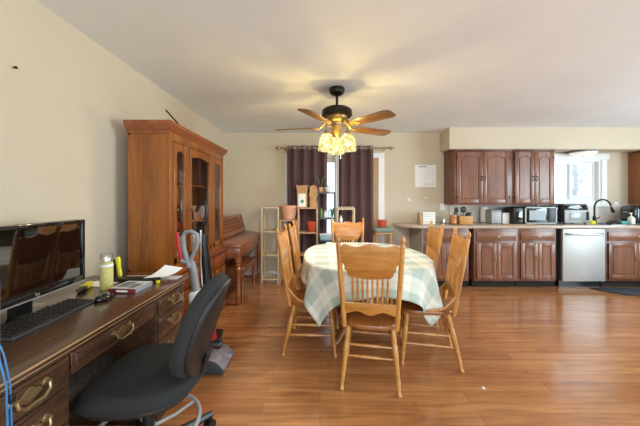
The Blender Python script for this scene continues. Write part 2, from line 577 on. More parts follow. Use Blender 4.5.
# kitchen window
f = MB()
yo = YB - 0.018
f.box(3.58, 3.70, yo, YB, 1.17, 2.0, 0.004).box(4.68, 4.77, yo, YB, 1.17, 2.0, 0.004).box(3.55, 4.80, yo - 0.01, YB, 1.95, 2.05, 0.004).box(3.58, 4.77, yo - 0.03, YB, 1.17, 1.225, 0.004)
f.box(3.70, 3.73, YB, YB + 0.11, 1.225, 1.95).box(4.65, 4.68, YB, YB + 0.11, 1.225, 1.95).box(3.73, 4.65, YB, YB + 0.11, 1.92, 1.95).box(3.73, 4.65, YB, YB + 0.11, 1.225, 1.255)
win = struct('window_1', f, M['white'])
for u0, u1, yy in ((3.73, 4.225, YB + 0.03), (4.175, 4.65, YB + 0.062)):
    s_ = MB().box(u0, u0 + 0.04, yy, yy + 0.028, 1.255, 1.92).box(u1 - 0.04, u1, yy, yy + 0.028, 1.255, 1.92).box(u0 + 0.04, u1 - 0.04, yy, yy + 0.028, 1.255, 1.295).box(u0 + 0.04, u1 - 0.04, yy, yy + 0.028, 1.88, 1.92)
    sa = struct('sash', s_, M['white'], win)
    struct('pane', MB().box(u0 + 0.04, u1 - 0.04, yy + 0.011, yy + 0.015, 1.295, 1.88), M['pane'], sa)
# patio door behind the curtains
f = MB()
f.box(DX1, DX1 + 0.10, yo, YB, 0, 2.04, 0.004).box(DX0 - 0.10, DX0, yo, YB, 0, 2.04, 0.004).box(DX0 - 0.1, DX1 + 0.1, yo - 0.004, YB, DZ, 2.06, 0.004)
dr = struct('door_1', f, M['white'])
struct('jamb', MB().box(DX1 - 0.12, DX1, YB - 0.004, YB + 0.11, 0, DZ), M['tanwood'], dr, label='orange wood jamb')
for u0, u1, yy in ((DX0, 0.38, YB + 0.03), (0.30, DX1 - 0.12, YB + 0.07)):
    s_ = MB().box(u0, u0 + 0.06, yy, yy + 0.03, 0.02, DZ).box(u1 - 0.06, u1, yy, yy + 0.03, 0.02, DZ).box(u0 + 0.06, u1 - 0.06, yy, yy + 0.03, 0.02, 0.14).box(u0 + 0.06, u1 - 0.06, yy, yy + 0.03, DZ - 0.07, DZ)
    sa = struct('sash', s_, M['white'], dr)
    struct('pane', MB().box(u0 + 0.06, u1 - 0.06, yy + 0.012, yy + 0.016, 0.14, DZ - 0.07), M['pane'], sa)
# windows beyond the frame that let the daylight in
for nm, bx in (('window_2', [(-0.85, 3.45, YF - 0.07, YF - 0.03, 0.55, 0.61), (-0.85, 3.45, YF - 0.07, YF - 0.03, 2.24, 2.3), (-0.85, -0.79, YF - 0.07, YF - 0.03, 0.61, 2.24), (3.39, 3.45, YF - 0.07, YF - 0.03, 0.61, 2.24), (1.57, 1.63, YF - 0.07, YF - 0.03, 0.61, 2.24)]),
               ('window_3', [(XR + 0.03, XR + 0.07, -0.15, 2.55, 0.5, 0.56), (XR + 0.03, XR + 0.07, -0.15, 2.55, 2.19, 2.25), (XR + 0.03, XR + 0.07, -0.15, -0.09, 0.56, 2.19), (XR + 0.03, XR + 0.07, 2.49, 2.55, 0.56, 2.19)])):
    f = MB()
    for q in bx: f.box(*q)
    struct(nm, f, M['white'])

# outside: pale yard, neighbour's house, white fence, bare trees
struct('yard', MB().box(-20, 45, YB + 0.2, 60, -0.6, -0.4), M['snow'])
h = thing('house', 'pale brick house far across the yard, seen through the kitchen window', 'house', (14.4, 19, -0.4))
part('wall', MB().box(11.6, 14.9, 18, 22, -0.4, 2.4), M['brickred'], h)
part('roof', MB().prism([(17.6, 2.35), (22.4, 2.35), (20, 3.9)], 11.3, 15.2, 'yz'), M['snow'], h)
part('window', MB().box(13.3, 14.2, 17.95, 18.05, 0.8, 1.8), M['white'], h)
fb = MB()
for k in range(24):
    fb.box(11.0 + k * 0.36, 11.34 + k * 0.36, 13.5, 13.54, -0.4, 1.5)
fb.box(11.0, 19.6, 13.54, 13.6, 1.1, 1.2).box(11.0, 19.6, 13.54, 13.6, 0.0, 0.1)
solo('board_fence', fb, M['snow'], 'white board fence along the yard outside the kitchen window', 'fence', smooth=False)
def bare_tree(x, y, hgt, label, seed):
    rnd = random.Random(seed)
    t = thing('bare_tree', label, 'tree', (x, y, -0.4), group='bare trees in the yard')
    m = MB(); m.tube([(x, y, -0.4), (x + .1, y, hgt * .4), (x, y, hgt * .8)], [.11, .08, .04], 8)
    part('trunk', m, M['bark'], t)
    m = MB()
    for k in range(26):
        z0 = hgt * rnd.uniform(.25, .78); a = rnd.uniform(0, 2 * PI); l = rnd.uniform(.7, 1.8)
        p = Vector((x, y, z0)); q = p + Vector((math.cos(a) * l * .6, math.sin(a) * l * .6, l * .5)); r = q + Vector((math.cos(a + .4) * l * .4, math.sin(a + .4) * l * .4, l * .4))
        m.tube([p, q, r], [.035, .02, .008], 5)
    part('branches', m, M['bark'], t)
bare_tree(9.6, 11.6, 5.0, 'bare grey tree close outside the left window sash', 3)
bare_tree(13.0, 14.6, 6.0, 'bare grey tree behind the white fence outside', 5)

# ------------------------------------------------------------------ press-back dining chairs
def yb(z): return -0.185 - max(0.0, z - 0.42) * 0.16
def chair_proto(label, loc, rz):
    t = thing('dining_chair', label, 'chair', loc, rz, 'press-back chairs around the table')
    P = lambda n, mb, m, par=t, **k: part(n, mb, m, par, local=True, **k)
    pts = []
    for k in range(40):                     # seat outline, wider at the front
        a = 2 * PI * k / 40
        c_, s_ = math.cos(a), math.sin(a)
        x = math.copysign(abs(c_) ** 0.62, c_); y = math.copysign(abs(s_) ** 0.62, s_)
        pts.append((x * (0.205 + 0.022 * y), y * 0.215))
    P('seat', MB().prism(pts, 0.404, 0.438, 'xy', b=0.011), M['seatoak'], label='darker worn seat')
    for sx in (-1, 1):
        m = MB()
        zs = [0.41, 0.47, 0.50, 0.53, 0.72, 0.90, 0.985, 1.0, 1.012, 1.03, 1.05]
        rs = [0.016, 0.017, 0.020, 0.016, 0.0175, 0.0175, 0.0165, 0.011, 0.0165, 0.014, 0.004]
        m.tube([(sx * (0.176 + (z - 0.42) * 0.052), yb(z), z) for z in zs], rs, 10)
        P('back_post', m, M['oak'])
    # scalloped crest
    top = []
    N = 36
    for k in range(N + 1):
        x = -0.193 + 0.386 * k / N
        q = abs(x) / 0.193
        z = 0.985 + 0.011 * math.cos(q * 2 * PI * 1.0) * (1 - 0.3 * q) - 0.010 * (1 if q > 0.93 else 0)
        top.append((x, z))
    right = [(0.192, 0.95), (0.190, 0.872), (0.176, 0.858), (0.166, 0.836), (0.170, 0.822), (0.154, 0.806), (0.148, 0.784), (0.130, 0.766)]
    bot = [(x, 0.760 - 0.006 * math.cos(x / 0.125 * PI)) for x in (0.1, 0.06, 0.02, -0.02, -0.06, -0.1)]
    poly = top + right + bot + [(-x, z) for x, z in right[::-1]]
    rk = lambda co: (co.x, co.y + yb(co.z), co.z)
    P('crest', MB().prism(poly, -0.010, 0.010, 'xz', b=0.003, fn=rk), M['oakx'])
    low = [(x, 0.586) for x in [-0.176 + 0.352 * k / 6 for k in range(7)]]
    lowb = []
    for k in range(31):
        x = 0.174 - 0.348 * k / 30
        q = abs(x) / 0.174
        lowb.append((x, 0.518 - 0.012 * math.cos(q * 2.0 * PI) - 0.006 * (1 - q)))
    P('lower_rail', MB().prism(low + lowb, -0.010, 0.010, 'xz', b=0.003, fn=rk), M['oakx'])
    for k in range(8):
        x = -0.112 + 0.032 * k
        p0 = Vector((x, yb(0.58), 0.582)); p1 = Vector((x * 1.04, yb(0.765), 0.766))
        P('spindle', MB().turned(p0, p1, [(0, .006), (.12, .006), (.2, .0095), (.28, .006), (.45, .009), (.55, .009), (.72, .006), (.8, .0095), (.88, .006), (1, .006)], 8), M['oak'])
    prof = [(0, .015), (.10, .0165), (.20, .019), (.24, .014), (.27, .019), (.40, .021), (.62, .0165), (.70, .018), (.73, .013), (.76, .017), (.90, .013), (.94, .012), (.96, .017), (.985, .017), (1, .011)]
    LEG = {}
    for sx in (-1, 1):
        for nm, top_, ft in (('f', (sx * .165, .15, .41), (sx * .192, .19, 0)), ('r', (sx * .150, -.150, .41), (sx * .190, -.24, 0))):
            LEG[nm, sx] = (Vector(top_), Vector(ft))
            P('leg', MB().turned(top_, ft, prof, 12), M['oak'])
    sp = [(0, .007), (.3, .0095), (.5, .0115), (.7, .0095), (1, .007)]
    at = lambda k, z: LEG[k][1].lerp(LEG[k][0], z / .41)
    for z in (.215, .285):
        P('stretcher', MB().turned(at(('r', -1), z), at(('r', 1), z), sp, 8), M['oak'])
        P('stretcher', MB().turned(at(('f', -1), z), at(('f', 1), z), sp, 8), M['oak'])
    for sx in (-1, 1):
        for z in (.17, .25):
            P('stretcher', MB().turned(at(('r', sx), z), at(('f', sx), z), sp, 8), M['oak'])
        m = MB()
        pts3 = [(sx * .186, yb(.57), .57), (sx * .190, -.165, .515), (sx * .195, -.12, .47), (sx * .196, -.06, .445), (sx * .19, .0, .437)]
        m.tube(pts3, [.009, .010, .011, .011, .010], 8)
        P('hip_brace', m, M['oak'])
    return t
c0 = chair_proto('honey oak press-back chair pulled up to the near end of the table', (0.378, 2.118, 0), R(-11.5))
dup(c0, (-0.06, 2.52, 0), R(-92), 'honey oak press-back chair on the left long side, nearer the desk')
dup(c0, (-0.02, 3.02, 0), R(-90), 'honey oak press-back chair on the left long side, nearer the plant shelves')
dup(c0, (0.865, 2.356, 0), R(76.8), 'honey oak press-back chair on the right long side, turned slightly, beside the hanging cloth corner')
dup(c0, (0.955, 3.05, 0), R(83), 'honey oak press-back chair on the right long side, nearer the kitchen counter')
dup(c0, (0.365, 3.50, 0), R(180), 'honey oak press-back chair at the far table end, before the curtains')

# ------------------------------------------------------------------ dining table and cloth
TX, TY, TA, TB, TN = 0.425, 2.78, 0.565, 0.72, 2.6
def oval(a, b_, n, k=64):
    out = []
    for i in range(k):
        t = 2 * PI * i / k
        c_, s_ = math.cos(t), math.sin(t)
        out.append((math.copysign(abs(c_) ** (2 / n), c_) * a, math.copysign(abs(s_) ** (2 / n), s_) * b_))
    return out
t = thing('dining_table', 'oval oak pedestal dining table under the plaid cloth', 'table', (TX, TY, 0))
part('table_top', MB().prism(oval(TA - .006, TB - .006, TN), 0.725, 0.755, 'xy', b=0.008), M['oakx'], t, local=True)
part('apron', MB().prism(oval(TA - .12, TB - .14, TN), 0.655, 0.725, 'xy'), M['oakx'], t, local=True)
part('pedestal', MB().turned((0, 0, .655), (0, 0, .14), [(0, .11), (.1, .11), (.15, .07), (.3, .09), (.5, .12), (.62, .09), (.7, .11), (1, .11)], 20), M['seatoak'], t, local=True)
for k in range(4):
    a = R(45 + 90 * k)
    d = Vector((math.cos(a), math.sin(a), 0))
    m = MB(); m.tube([d * .06 + Vector((0, 0, .24)), d * .18 + Vector((0, 0, .23)), d * .30 + Vector((0, 0, .13)), d * .38 + Vector((0, 0, .05)), d * .43 + Vector((0, 0, .031))], [.045, .042, .036, .03, .03], 10)
    part('leg', m, M['seatoak'], t, local=True)
bd = [Vector((x, y)) for x, y in oval(TA, TB, TN, 720)]
# even out by arc length so that folds are regular
arc = [0.0]
for i in range(len(bd)): arc.append(arc[-1] + (bd[(i + 1) % len(bd)] - bd[i]).length)
NU, NV = 70, 90
HW, HL = TA + .20, TB + .20
m = MB(); vs = []; uvs = []
for j in range(NV + 1):
    for i in range(NU + 1):
        x = -HW + 2 * HW * i / NU; y = -HL + 2 * HL * j / NV
        uvs.append((x + 5.03, y + 5.05))
        if (abs(x) / TA) ** TN + (abs(y) / TB) ** TN <= 1:
            vs.append((x, y, .7575 + .0008 * math.sin(x * 31) * math.sin(y * 23)))
            continue
        p = Vector((x, y))
        bi = min(range(0, 720), key=lambda q: (bd[q] - p).length_squared)
        q = bd[bi]; s_ = (p - q).length
        tn = bd[(bi + 1) % 720] - bd[bi - 1]
        nr = Vector((tn.y, -tn.x)).normalized()
        rip = math.sin(arc[bi] * 17 + 0.6) + .5 * math.sin(arc[bi] * 29 + 1.2)
        fl = .010 + .06 * s_ + max(0, s_ - .02) * .10 * (rip + .4)
        zz = .7575 - .92 * max(0, s_ - .006)
        o2 = q + nr * fl
        vs.append((o2.x, o2.y, zz))
fs = [(j * (NU + 1) + i, j * (NU + 1) + i + 1, (j + 1) * (NU + 1) + i + 1, (j + 1) * (NU + 1) + i) for j in range(NV) for i in range(NU)]
me = bpy.data.meshes.new('tablecloth')
me.from_pydata(vs, [], fs)
ul = me.uv_layers.new(name='UVMap')
for l in me.loops: ul.data[l.index].uv = uvs[l.vertex_index]
me.materials.append(M['cloth'])
me.shade_smooth()
tc_ = bpy.data.objects.new('tablecloth', me); COL.objects.link(tc_); tc_.location = (TX, TY, 0)
tc_['label'] = 'pale green and cream plaid cloth draped over the dining table'; tc_['category'] = 'tablecloth'
sd = tc_.modifiers.new('thickness', 'SOLIDIFY'); sd.thickness = 0.002; sd.offset = 1.0

# ------------------------------------------------------------------ ceiling fan
FXc, FYc = 0.17, 2.86
fan = thing('ceiling_fan', 'dark bronze ceiling fan with wooden blades and lit stained glass shades', 'fan', (FXc, FYc, ZC))
P = lambda n, mb, m, par=fan, **k: part(n, mb, m, par, local=True, **k)
P('canopy', MB().lathe([(.075, 0), (.078, -.02), (.07, -.05), (.04, -.07), (.015, -.075)]), M['bronze'])
P('downrod', MB().cyl((0, 0, -.07), (0, 0, -.2), .013).lathe([(.03, -.175), (.034, -.19), (.03, -.2)]), M['bronze'])
P('motor_housing', MB().lathe([(.05, -.195), (.125, -.205), (.15, -.225), (.153, -.27), (.14, -.285), (.10, -.29)], segs=36), M['bronze'])
P('switch_cup', MB().lathe([(.105, -.285), (.10, -.31), (.075, -.335), (.055, -.345), (.05, -.37), (.06, -.38), (.045, -.43), (.02, -.47), (.008, -.49)], segs=30), M['gold'], label='gold lower housing')
wb = wood('fan_blade_wood', (108, 72, 40), (150, 106, 62), 'x', 12, 0.35, 0.2)
for k in range(5):
    a = R(-47 + 72 * k)
    T = Matrix.Rotation(a, 4, 'Z') @ Matrix.Translation((0, 0, -.392)) @ Matrix.Rotation(R(-12), 4, 'X')
    m = MB(); m.T = T
    pl = [(.20, -.05), (.24, -.06), (.60, -.073), (.635, -.06), (.65, -.03), (.65, .03), (.635, .06), (.60, .073), (.24, .06), (.20, .05)]
    m.prism(pl, 0, .007, 'xy', b=.002)
    bl = P('blade', m, wb)
    m = MB(); m.T = Matrix.Rotation(a, 4, 'Z')
    m.tube([(.08, 0, -.31), (.13, 0, -.350), (.18, 0, -.395), (.22, 0, -.401)], .011, 8)
    m.T = T
    m.prism([(.17, -.02), (.22, -.045), (.27, -.03), (.30, 0), (.27, .03), (.22, .045), (.17, .02)], -.006, 0, 'xy')
    P('blade_iron', m, M['gold'], bl, label='gold blade bracket')
for k in range(3):
    a = R(-30 + 120 * k)
    d = Vector((math.cos(a), math.sin(a), 0))
    m = MB(); m.tube([d * .045 + Vector((0, 0, -.40)), d * .09 + Vector((0, 0, -.385)), d * .115 + Vector((0, 0, -.40)), d * .118 + Vector((0, 0, -.45))], .008, 8)
    m.lathe([(.022, -.44), (.026, -.47), (.02, -.478)], c=d * .118, segs=14)
    arm = P('lamp_arm', m, M['gold'])
    m = MB()
    prof = [(.022, -.465), (.045, -.475), (.069, -.51), (.080, -.56), (.082, -.60), (.087, -.635), (.085, -.636), (.080, -.60), (.078, -.56), (.067, -.512), (.043, -.478), (.02, -.468)]
    m.lathe(prof, c=d * .118, segs=24, cap=False)
    P('lamp_shade', m, M['shade'], arm, label='lit yellow stained glass bell shade')
    m = MB(); m.ball(tuple(d * .118 + Vector((0, 0, -.555))), .026, .026, .034)
    P('bulb', m, M['bulb'], arm)
    ld = bpy.data.lights.new('fan_bulb_light', 'POINT'); ld.energy = 14.0; ld.color = (1.0, .92, .80); ld.shadow_soft_size = .03
    lo = bpy.data.objects.new('fan_bulb_light', ld); COL.objects.link(lo); lo.location = (FXc + d.x * .118, FYc + d.y * .118, ZC - .605)
for k, (dx, ln) in enumerate(((-.03, .0), (.035, .04))):
    m = MB(); m.cyl((dx, -.02, -.46), (dx, -.02, -.66 - ln), .0018, 6); m.ball((dx, -.02, -.665 - ln), .007)
    P('pull_chain', m, M['gold'])
# ------------------------------------------------------------------ desk and what stands on it
def bail_pull(mb, u, v, s=1.0):
    """brass plate with a swinging bail, in a front frame"""
    pl = []
    for k in range(24):
        a = 2 * PI * k / 24
        r = 1 + .18 * math.cos(4 * a)
        pl.append((u + .030 * s * r * math.cos(a), v + .017 * s * r * math.sin(a)))
    mb.prism(pl, 0, .003, 'xz', b=.001, seg=1)
    for sx in (-1, 1):
        mb.turned((u + sx * .042 * s, 0, v + .010 * s), (u + sx * .042 * s, .018, v + .010 * s), [(0, .011 * s), (.2, .011 * s), (.3, .006 * s), (1, .007 * s)], 10)
    mb.tube([(u - .042 * s, .016, v + .010 * s), (u - .040 * s, .020, v - .006 * s), (u - .022 * s, .022, v - .018 * s), (u, .023, v - .015 * s), (u + .022 * s, .022, v - .018 * s), (u + .040 * s, .020, v - .006 * s), (u + .042 * s, .016, v + .010 * s)], .0042 * s, 8)
    return mb
DF = -0.935
desk = thing('desk', 'dark mahogany pedestal desk with brass bail pulls along the left wall', 'desk', (-1.25, 1.32, 0))
part('desk_top', MB().box(XL + .02, -.905, .68, 1.965, .738, .76, .006).box(XL + .03, -.917, .692, 1.953, .722, .739, .006), M['desk'], desk)
part('edge_molding', MB().box(-.912, -.9025, .677, 1.968, .750, .7565, .002).box(-.922, -.9145, .690, 1.955, .727, .732, .002), M['deskedge'], desk, label='worn front edge with painted highlight lines')
fr = MB()
for y0, y1 in ((.735, 1.06), (1.625, 1.945)):
    fr.box(XL + .03, DF, y0, y1, .08, .722, .003)
    fr.box(XL + .04, DF + .008, y0 - .008, y1 + .008, 0, .08, .006)
fr.box(XL + .03, XL + .05, 1.06, 1.625, .2, .722).box(-1.5, DF - .002, 1.06, 1.625, .705, .722)
part('body', fr, M['desk'], desk)
for (y0, y1, rows) in ((.75, 1.05, ((.612, .708), (.475, .600), (.335, .463), (.10, .323))), (1.635, 1.935, ((.612, .708), (.475, .600), (.335, .463), (.10, .323)))):
    for z0, z1 in rows:
        m = MB(); m.T = FX(DF, 0)
        m.box(y0, y1, 0, .012, z0, z1, .004)
        m.box(y0 + .012, y1 - .012, .008, .017, z0 + .012, z1 - .012, .005)
        dw = part('drawer', m, M['desk'], desk)
        m = MB(); m.T = FX(DF + .017, 0)
        bail_pull(m, (y0 + y1) / 2, (z0 + z1) / 2 + .002, 1.25)
        part('handle', m, M['brass'], dw, label='antique brass bail pull')
m = MB(); m.T = FX(DF - .012, 0)
m.box(1.065, 1.62, 0, .018, .625, .708, .004).box(1.08, 1.605, .012, .023, .637, .696, .005)
m.box(1.07, 1.615, -.40, 0, .63, .70)
dw = part('drawer', m, M['desk'], desk)
m = MB(); m.T = FX(DF + .011, 0); bail_pull(m, 1.33, .668, 1.25)
part('handle', m, M['brass'], dw, label='antique brass bail pull')

ZD = .76
# monitor, turned a little
mon = thing('monitor', 'wide glossy black computer monitor on the desk against the wall', 'monitor', (-1.272, 1.275, ZD), R(4))
P = lambda n, mb, m, par=mon, **k: part(n, mb, m, par, local=True, **k)
P('back_shell', MB().box(-.045, -.006, -.279, .279, .085, .415, .012), M['black'])
P('bezel', MB().box(-.008, .012, -.279, -.262, .085, .415, .003).box(-.008, .012, .258, .279, .085, .415, .003).box(-.008, .012, -.279, .279, .398, .415, .003).box(-.008, .012, -.279, .279, .085, .117, .003), M['blackgloss'])
P('screen', MB().box(-.008, .005, -.264, .260, .115, .400), M['screen'])
P('trim_strip', MB().box(.008, .0135, -.279, .279, .083, .088), M['silver'], label='silver lower edge')
lg = text_bm('hp', .024, .0006)
bmesh.ops.transform(lg.bm, matrix=Matrix.Translation((.0126, -.005, .101)) @ Matrix(((0, 0, 1, 0), (1, 0, 0, 0), (0, 1, 0, 0), (0, 0, 0, 1))), verts=lg.bm.verts[:])
P('logo', lg, M['silver'], smooth=False)
P('stand_neck', MB().box(-.085, -.045, -.04, .04, .008, .16, .006), M['black'])
P('stand_base', MB().prism([(x * .5 - .125, y) for x, y in oval(.20, .15, 3.0, 32)], 0, .01, 'xy', b=.003), M['blackgloss'])

kb = thing('keyboard', 'slim black keyboard lying on the desk before the monitor', 'keyboard', (-1.205, 1.25, ZD), R(1.5))
m = MB(); m.prism([(-.068, 0), (.068, 0), (.068, .009), (-.068, .018)], -.205, .205, 'xz', b=.003)
part('body', m, M['darkgrey'], kb, local=True)
kproto = None
KM = mat('keycap', (30, 30, 33), 0.45)
rows = 6
for r_ in range(rows):
    for c_ in range(16):
        if r_ == 5 and 4 <= c_ <= 8 and c_ != 6: continue
        wv = .0095 if not (r_ == 5 and c_ == 6) else .058
        if kproto is None:
            m = MB(); m.prism([(-.0075, -.001), (.0075, -.002), (.0068, .0055), (-.0068, .0065)], -.0100, .0100, 'xz', b=.0015, seg=1)
            kk = part('key', m, KM, kb, local=True); kproto = kk
        else:
            kk = kproto.copy(); COL.objects.link(kk); kk.parent = kb
        kk.location = (-.054 + r_ * .0205, -.187 + c_ * .0248 + (.0 if r_ in (0, 5) else .003), .0165 - r_ * .0012)
        if r_ == 5 and c_ == 6: kk.scale = (1, 5.6, 1)

m = MB(); m.ball((0, 0, .010), .033, .056, .024, 20)
for v in m.bm.verts: v.co.z = max(v.co.z, 0)
for v in m.bm.verts: v.co += Vector((-1.13, 1.492, ZD))
ms = solo('computer_mouse', m, M['blackgloss'], 'black computer mouse at the far end of the keyboard', 'mouse')
part('scroll_wheel', MB().cyl((-1.1085, 1.486, ZD + .028), (-1.1085, 1.492, ZD + .028), .008, 12), M['grey'], ms)

sp = thing('spray_can', 'tall pale yellow spray can with a clear cap on the desk', 'can', (-1.25, 1.67, ZD))
part('can_body', MB().lathe([(.031, 0), (.033, .004), (.033, .148), (.030, .156), (.024, .16)]), M['cream'], sp, local=True)
part('label_band', MB().lathe([(.0334, .132), (.0334, .146)], cap=False), M['paper'], sp, local=True, label='white band')
part('cap', MB().lathe([(.033, .158), (.0325, .20), (.028, .207), (.010, .209)]), M['clear'], sp, local=True, label='clear plastic cap')
part('nozzle', MB().lathe([(.010, .16), (.010, .18), (.007, .188)], segs=12), M['white'], sp, local=True)

T = Matrix.Translation((-1.10, 1.665, ZD)) @ Matrix.Rotation(R(-3), 4, 'Z')
dv = thing('video_case', 'flat video case with a dark red spine on the desk beside the mouse', 'video case', (-1.10, 1.665, ZD), R(-3))
part('case', MB().box(-.078, .078, -.078, .075, 0, .026, .002), M['grey'], dv, local=True)
part('spine', MB().box(-.079, .079, -.081, -.075, .001, .025, .002), mat('dark_red_card', (118, 44, 38), .5), dv, local=True, label='dark red spine')
part('spine_title', MB().box(-.03, .035, -.0818, -.080, .008, .018), M['paper'], dv, local=True, label='white title strip')
part('cover', MB().box(-.075, .073, -.074, .072, .0255, .0266), M['greypaper'], dv, local=True)
part('cover_picture', MB().box(-.06, .0, -.05, .05, .0262, .0270).box(.01, .06, -.06, .02, .0262, .0270), mat('cover_print', (120, 124, 128), .6, noise=.4, nscale=60), dv, local=True)

# black pouch, papers, tools
m = MB(); m.prism([(-1.30, 1.80), (-1.10, 1.785), (-1.04, 1.80), (-1.03, 1.845), (-1.12, 1.875), (-1.29, 1.87)], ZD + .004, ZD + .022, 'xy', b=.006)
solo('pouch', m, M['black'], 'flat black pouch lying behind the video case on the desk', 'pouch')
def sheet(name, pts, z, label, m=M['paper'], lift=None):
    b_ = MB()
    if lift is None:
        b_.prism(pts, z, z + .0015, 'xy')
    else:
        a, bq, c_, d_ = [Vector(p) for p in lift]
        N = 8; vs = []; fs = []
        for i in range(N + 1):
            for j in range(2):
                p = (a.lerp(d_, i / N) if j == 0 else bq.lerp(c_, i / N)) - Vector((0, 0, .012 * math.sin(PI * i / N)))
                vs += [p, p + Vector((0, 0, .0012))]
        for i in range(N):
            k = i * 4
            fs += [(k, k + 4, k + 6, k + 2), (k + 1, k + 3, k + 7, k + 5), (k, k + 1, k + 5, k + 4), (k + 2, k + 6, k + 7, k + 3)]
        fs += [(0, 2, 3, 1), (N * 4, N * 4 + 1, N * 4 + 3, N * 4 + 2)]
        b_.raw(vs, fs)
    return solo(name, b_, m, label, 'paper')
sheet('paper_sheet', [(-1.46, 1.73), (-1.30, 1.70), (-1.27, 1.80), (-1.43, 1.83)], ZD + .0006, 'small white slip of paper behind the spray can')
sheet('paper_sheet', [(-1.30, 1.865), (-1.12, 1.88), (-1.12, 1.955), (-1.32, 1.95)], ZD + .0006, 'white sheet lying flat between the pouch and the desk end')
sheet('paper_sheet', None, 0, 'white sheet curling up at the far end of the desk', lift=[(-1.115, 1.80, ZD + .026), (-1.0, 1.82, ZD + .03), (-.94, 1.955, ZD + .055), (-1.06, 1.95, ZD + .075)])
sheet('paper_sheet', [(-1.08, 1.85), (-.94, 1.87), (-.94, 1.955), (-1.09, 1.95)], ZD + .0006, 'grey printed sheet under the curling white sheet', M['greypaper'])
kn = thing('utility_knife', 'yellow and black utility knife lying beside the monitor', 'knife', (-1.37, 1.66, ZD), R(20))
part('handle', MB().box(-.018, .018, -.005, .075, 0, .030, .008), M['yellow'], kn, local=True, label='yellow handle')
part('grip', MB().box(-.016, .016, -.075, 0, 0, .022, .007), M['black'], kn, local=True, label='black nose')
part('blade', MB().prism([(-.075, .006), (-.105, .006), (-.075, .016)], -.001, .001, 'yz'), M['chrome'], kn, local=True)
tl = thing('upright_tool', 'yellow handled black tool standing upright behind the spray can', 'tool', (-1.36, 1.90, ZD))
part('body', MB().box(-.055, -.006, -.02, .02, 0, .125, .008), M['black'], tl, local=True)
m = MB(); m.tube([(.008, 0, .138), (.014, 0, .12), (.018, 0, .08), (.024, 0, .04), (.030, 0, .012)], [.016, .017, .013, .014, .012], 10)
part('handle', m, M['yellow'], tl, local=True, label='bright yellow handle')
solo('yellow_block', MB().box(-1.022, -1.002, 1.772, 1.79, ZD + .0006, ZD + .018, .004), M['yellow'], 'tiny yellow block at the desk edge beside the papers', 'block')
md = thing('modem', 'white upright modem at the near end of the desk', 'modem', (-1.04, .86, ZD))
part('case', MB().box(-.075, .040, -.09, .035, 0, .275, .008), mat('pale_grey_case', (190, 190, 190), .5), md, local=True)
part('status_light', MB().box(.0395, .041, -.02, .0, .20, .21), M['teal'], md, local=True)
for dx, col, lb, y_ in ((0, 'blue', 'bright blue network cable hanging from the modem over the drawer pull', .812), (.022, 'blue', 'thinner blue network cable with a black clip at the desk corner', .822)):
    m = MB()
    m.tube([(-.9995, y_ - .005, .955), (-.97, y_ - .0, .96), (-.945 , y_ - .004, .92), (-.905 + dx * .2, y_ - .01, .84), (-.885, y_ - .008, .755), (-.880 + dx * .05, y_ - .008, .60), (-.878, y_ - .004, .40), (-.878, y_, .2), (-.87, y_, .04)], .0028 if dx == 0 else .0022, 8)
    cb = solo('network_cable', m, M['blue'], lb, 'cable', 'blue cables at the desk corner')
    if dx:
        part('cable_clip', MB().box(-.888, -.874, y_ - .016, y_ - .002, .70, .725, .003), M['black'], cb)

# ------------------------------------------------------------------ drafting stool at the desk
st = thing('office_chair', 'black armless drafting chair with a foot ring pushed under the desk', 'chair', (-.80, 1.33, 0), R(94))
P = lambda n, mb, m, par=st, **k: part(n, mb, m, par, local=True, **k)
so = []
for k in range(40):
    a = 2 * PI * k / 40; c_, s_ = math.cos(a), math.sin(a)
    x = math.copysign(abs(c_) ** .7, c_); y = math.copysign(abs(s_) ** .7, s_)
    so.append((x * (.238 + .012 * y), y * .24))
P('seat', MB().prism(so, .432, .505, 'xy', b=.03, seg=4, fn=lambda co: (co.x, co.y, co.z - (.03 * max(0, co.y - .1) / .12 if co.z > .46 else 0))), M['fabric'])
P('seat_pan', MB().prism([(x * .9, y * .9) for x, y in so], .412, .433, 'xy', b=.006), M['shell'])
BT = Matrix.Translation((0, -.265, .705)) @ Matrix.Rotation(R(17), 4, 'X')
def back_pad(sc, d0, d1, zoff=0):
    m = MB()
    pl = []
    for k in range(44):
        a = 2 * PI * k / 44; c_, s_ = math.cos(a), math.sin(a)
        pl.append((math.copysign(abs(c_) ** .72, c_) * (.195 - .015 * s_) * sc, math.copysign(abs(s_) ** .78, s_) * .225 * sc))
    m.T = BT
    m.prism(pl, d0, d1, 'xz', b=min(.026, abs(d1 - d0) * .42), seg=4, fn=lambda co: (co.x, co.y + co.x * co.x * 1.1, co.z))
    return m
P('backrest', back_pad(1, -.03, .035), M['fabric'])
P('back_shell', back_pad(.93, -.048, -.020), M['shell'], label='dark plastic rear shell')
m = MB(); m.tube([(0, -.03, .405), (0, -.12, .396), (0, -.18, .405), (0, -.215, .43), (0, -.246, .48), (0, -.272, .56)], [.015, .016, .016, .015, .014, .013], 10)
P('back_support', m, M['black'])
m = MB(); m.turned((0, -.28, .60), (0, -.335, .595), [(0, .012), (.3, .012), (.35, .022), (.9, .022), (1, .016)], 14)
P('knob', m, M['black'])
P('column', MB().cyl((0, 0, .07), (0, 0, .30), .026, 18).cyl((0, 0, .29), (0, 0, .415), .018, 16), M['black'])
ring = [(math.cos(2 * PI * k / 40) * .22, math.sin(2 * PI * k / 40) * .22, .23) for k in range(40)]
m = MB(); m.tube(ring, .0105, 8, closed=True)
for k in range(4):
    a = R(45 + 90 * k); m.tube([(.024 * math.cos(a), .024 * math.sin(a), .215), (.12 * math.cos(a), .12 * math.sin(a), .212), (.22 * math.cos(a), .22 * math.sin(a), .228)], .008, 8)
m.lathe([(.027, .20), (.034, .202), (.034, .225), (.027, .227)], segs=18, cap=False)
P('foot_ring', m, M['silver'], label='grey metal foot ring')
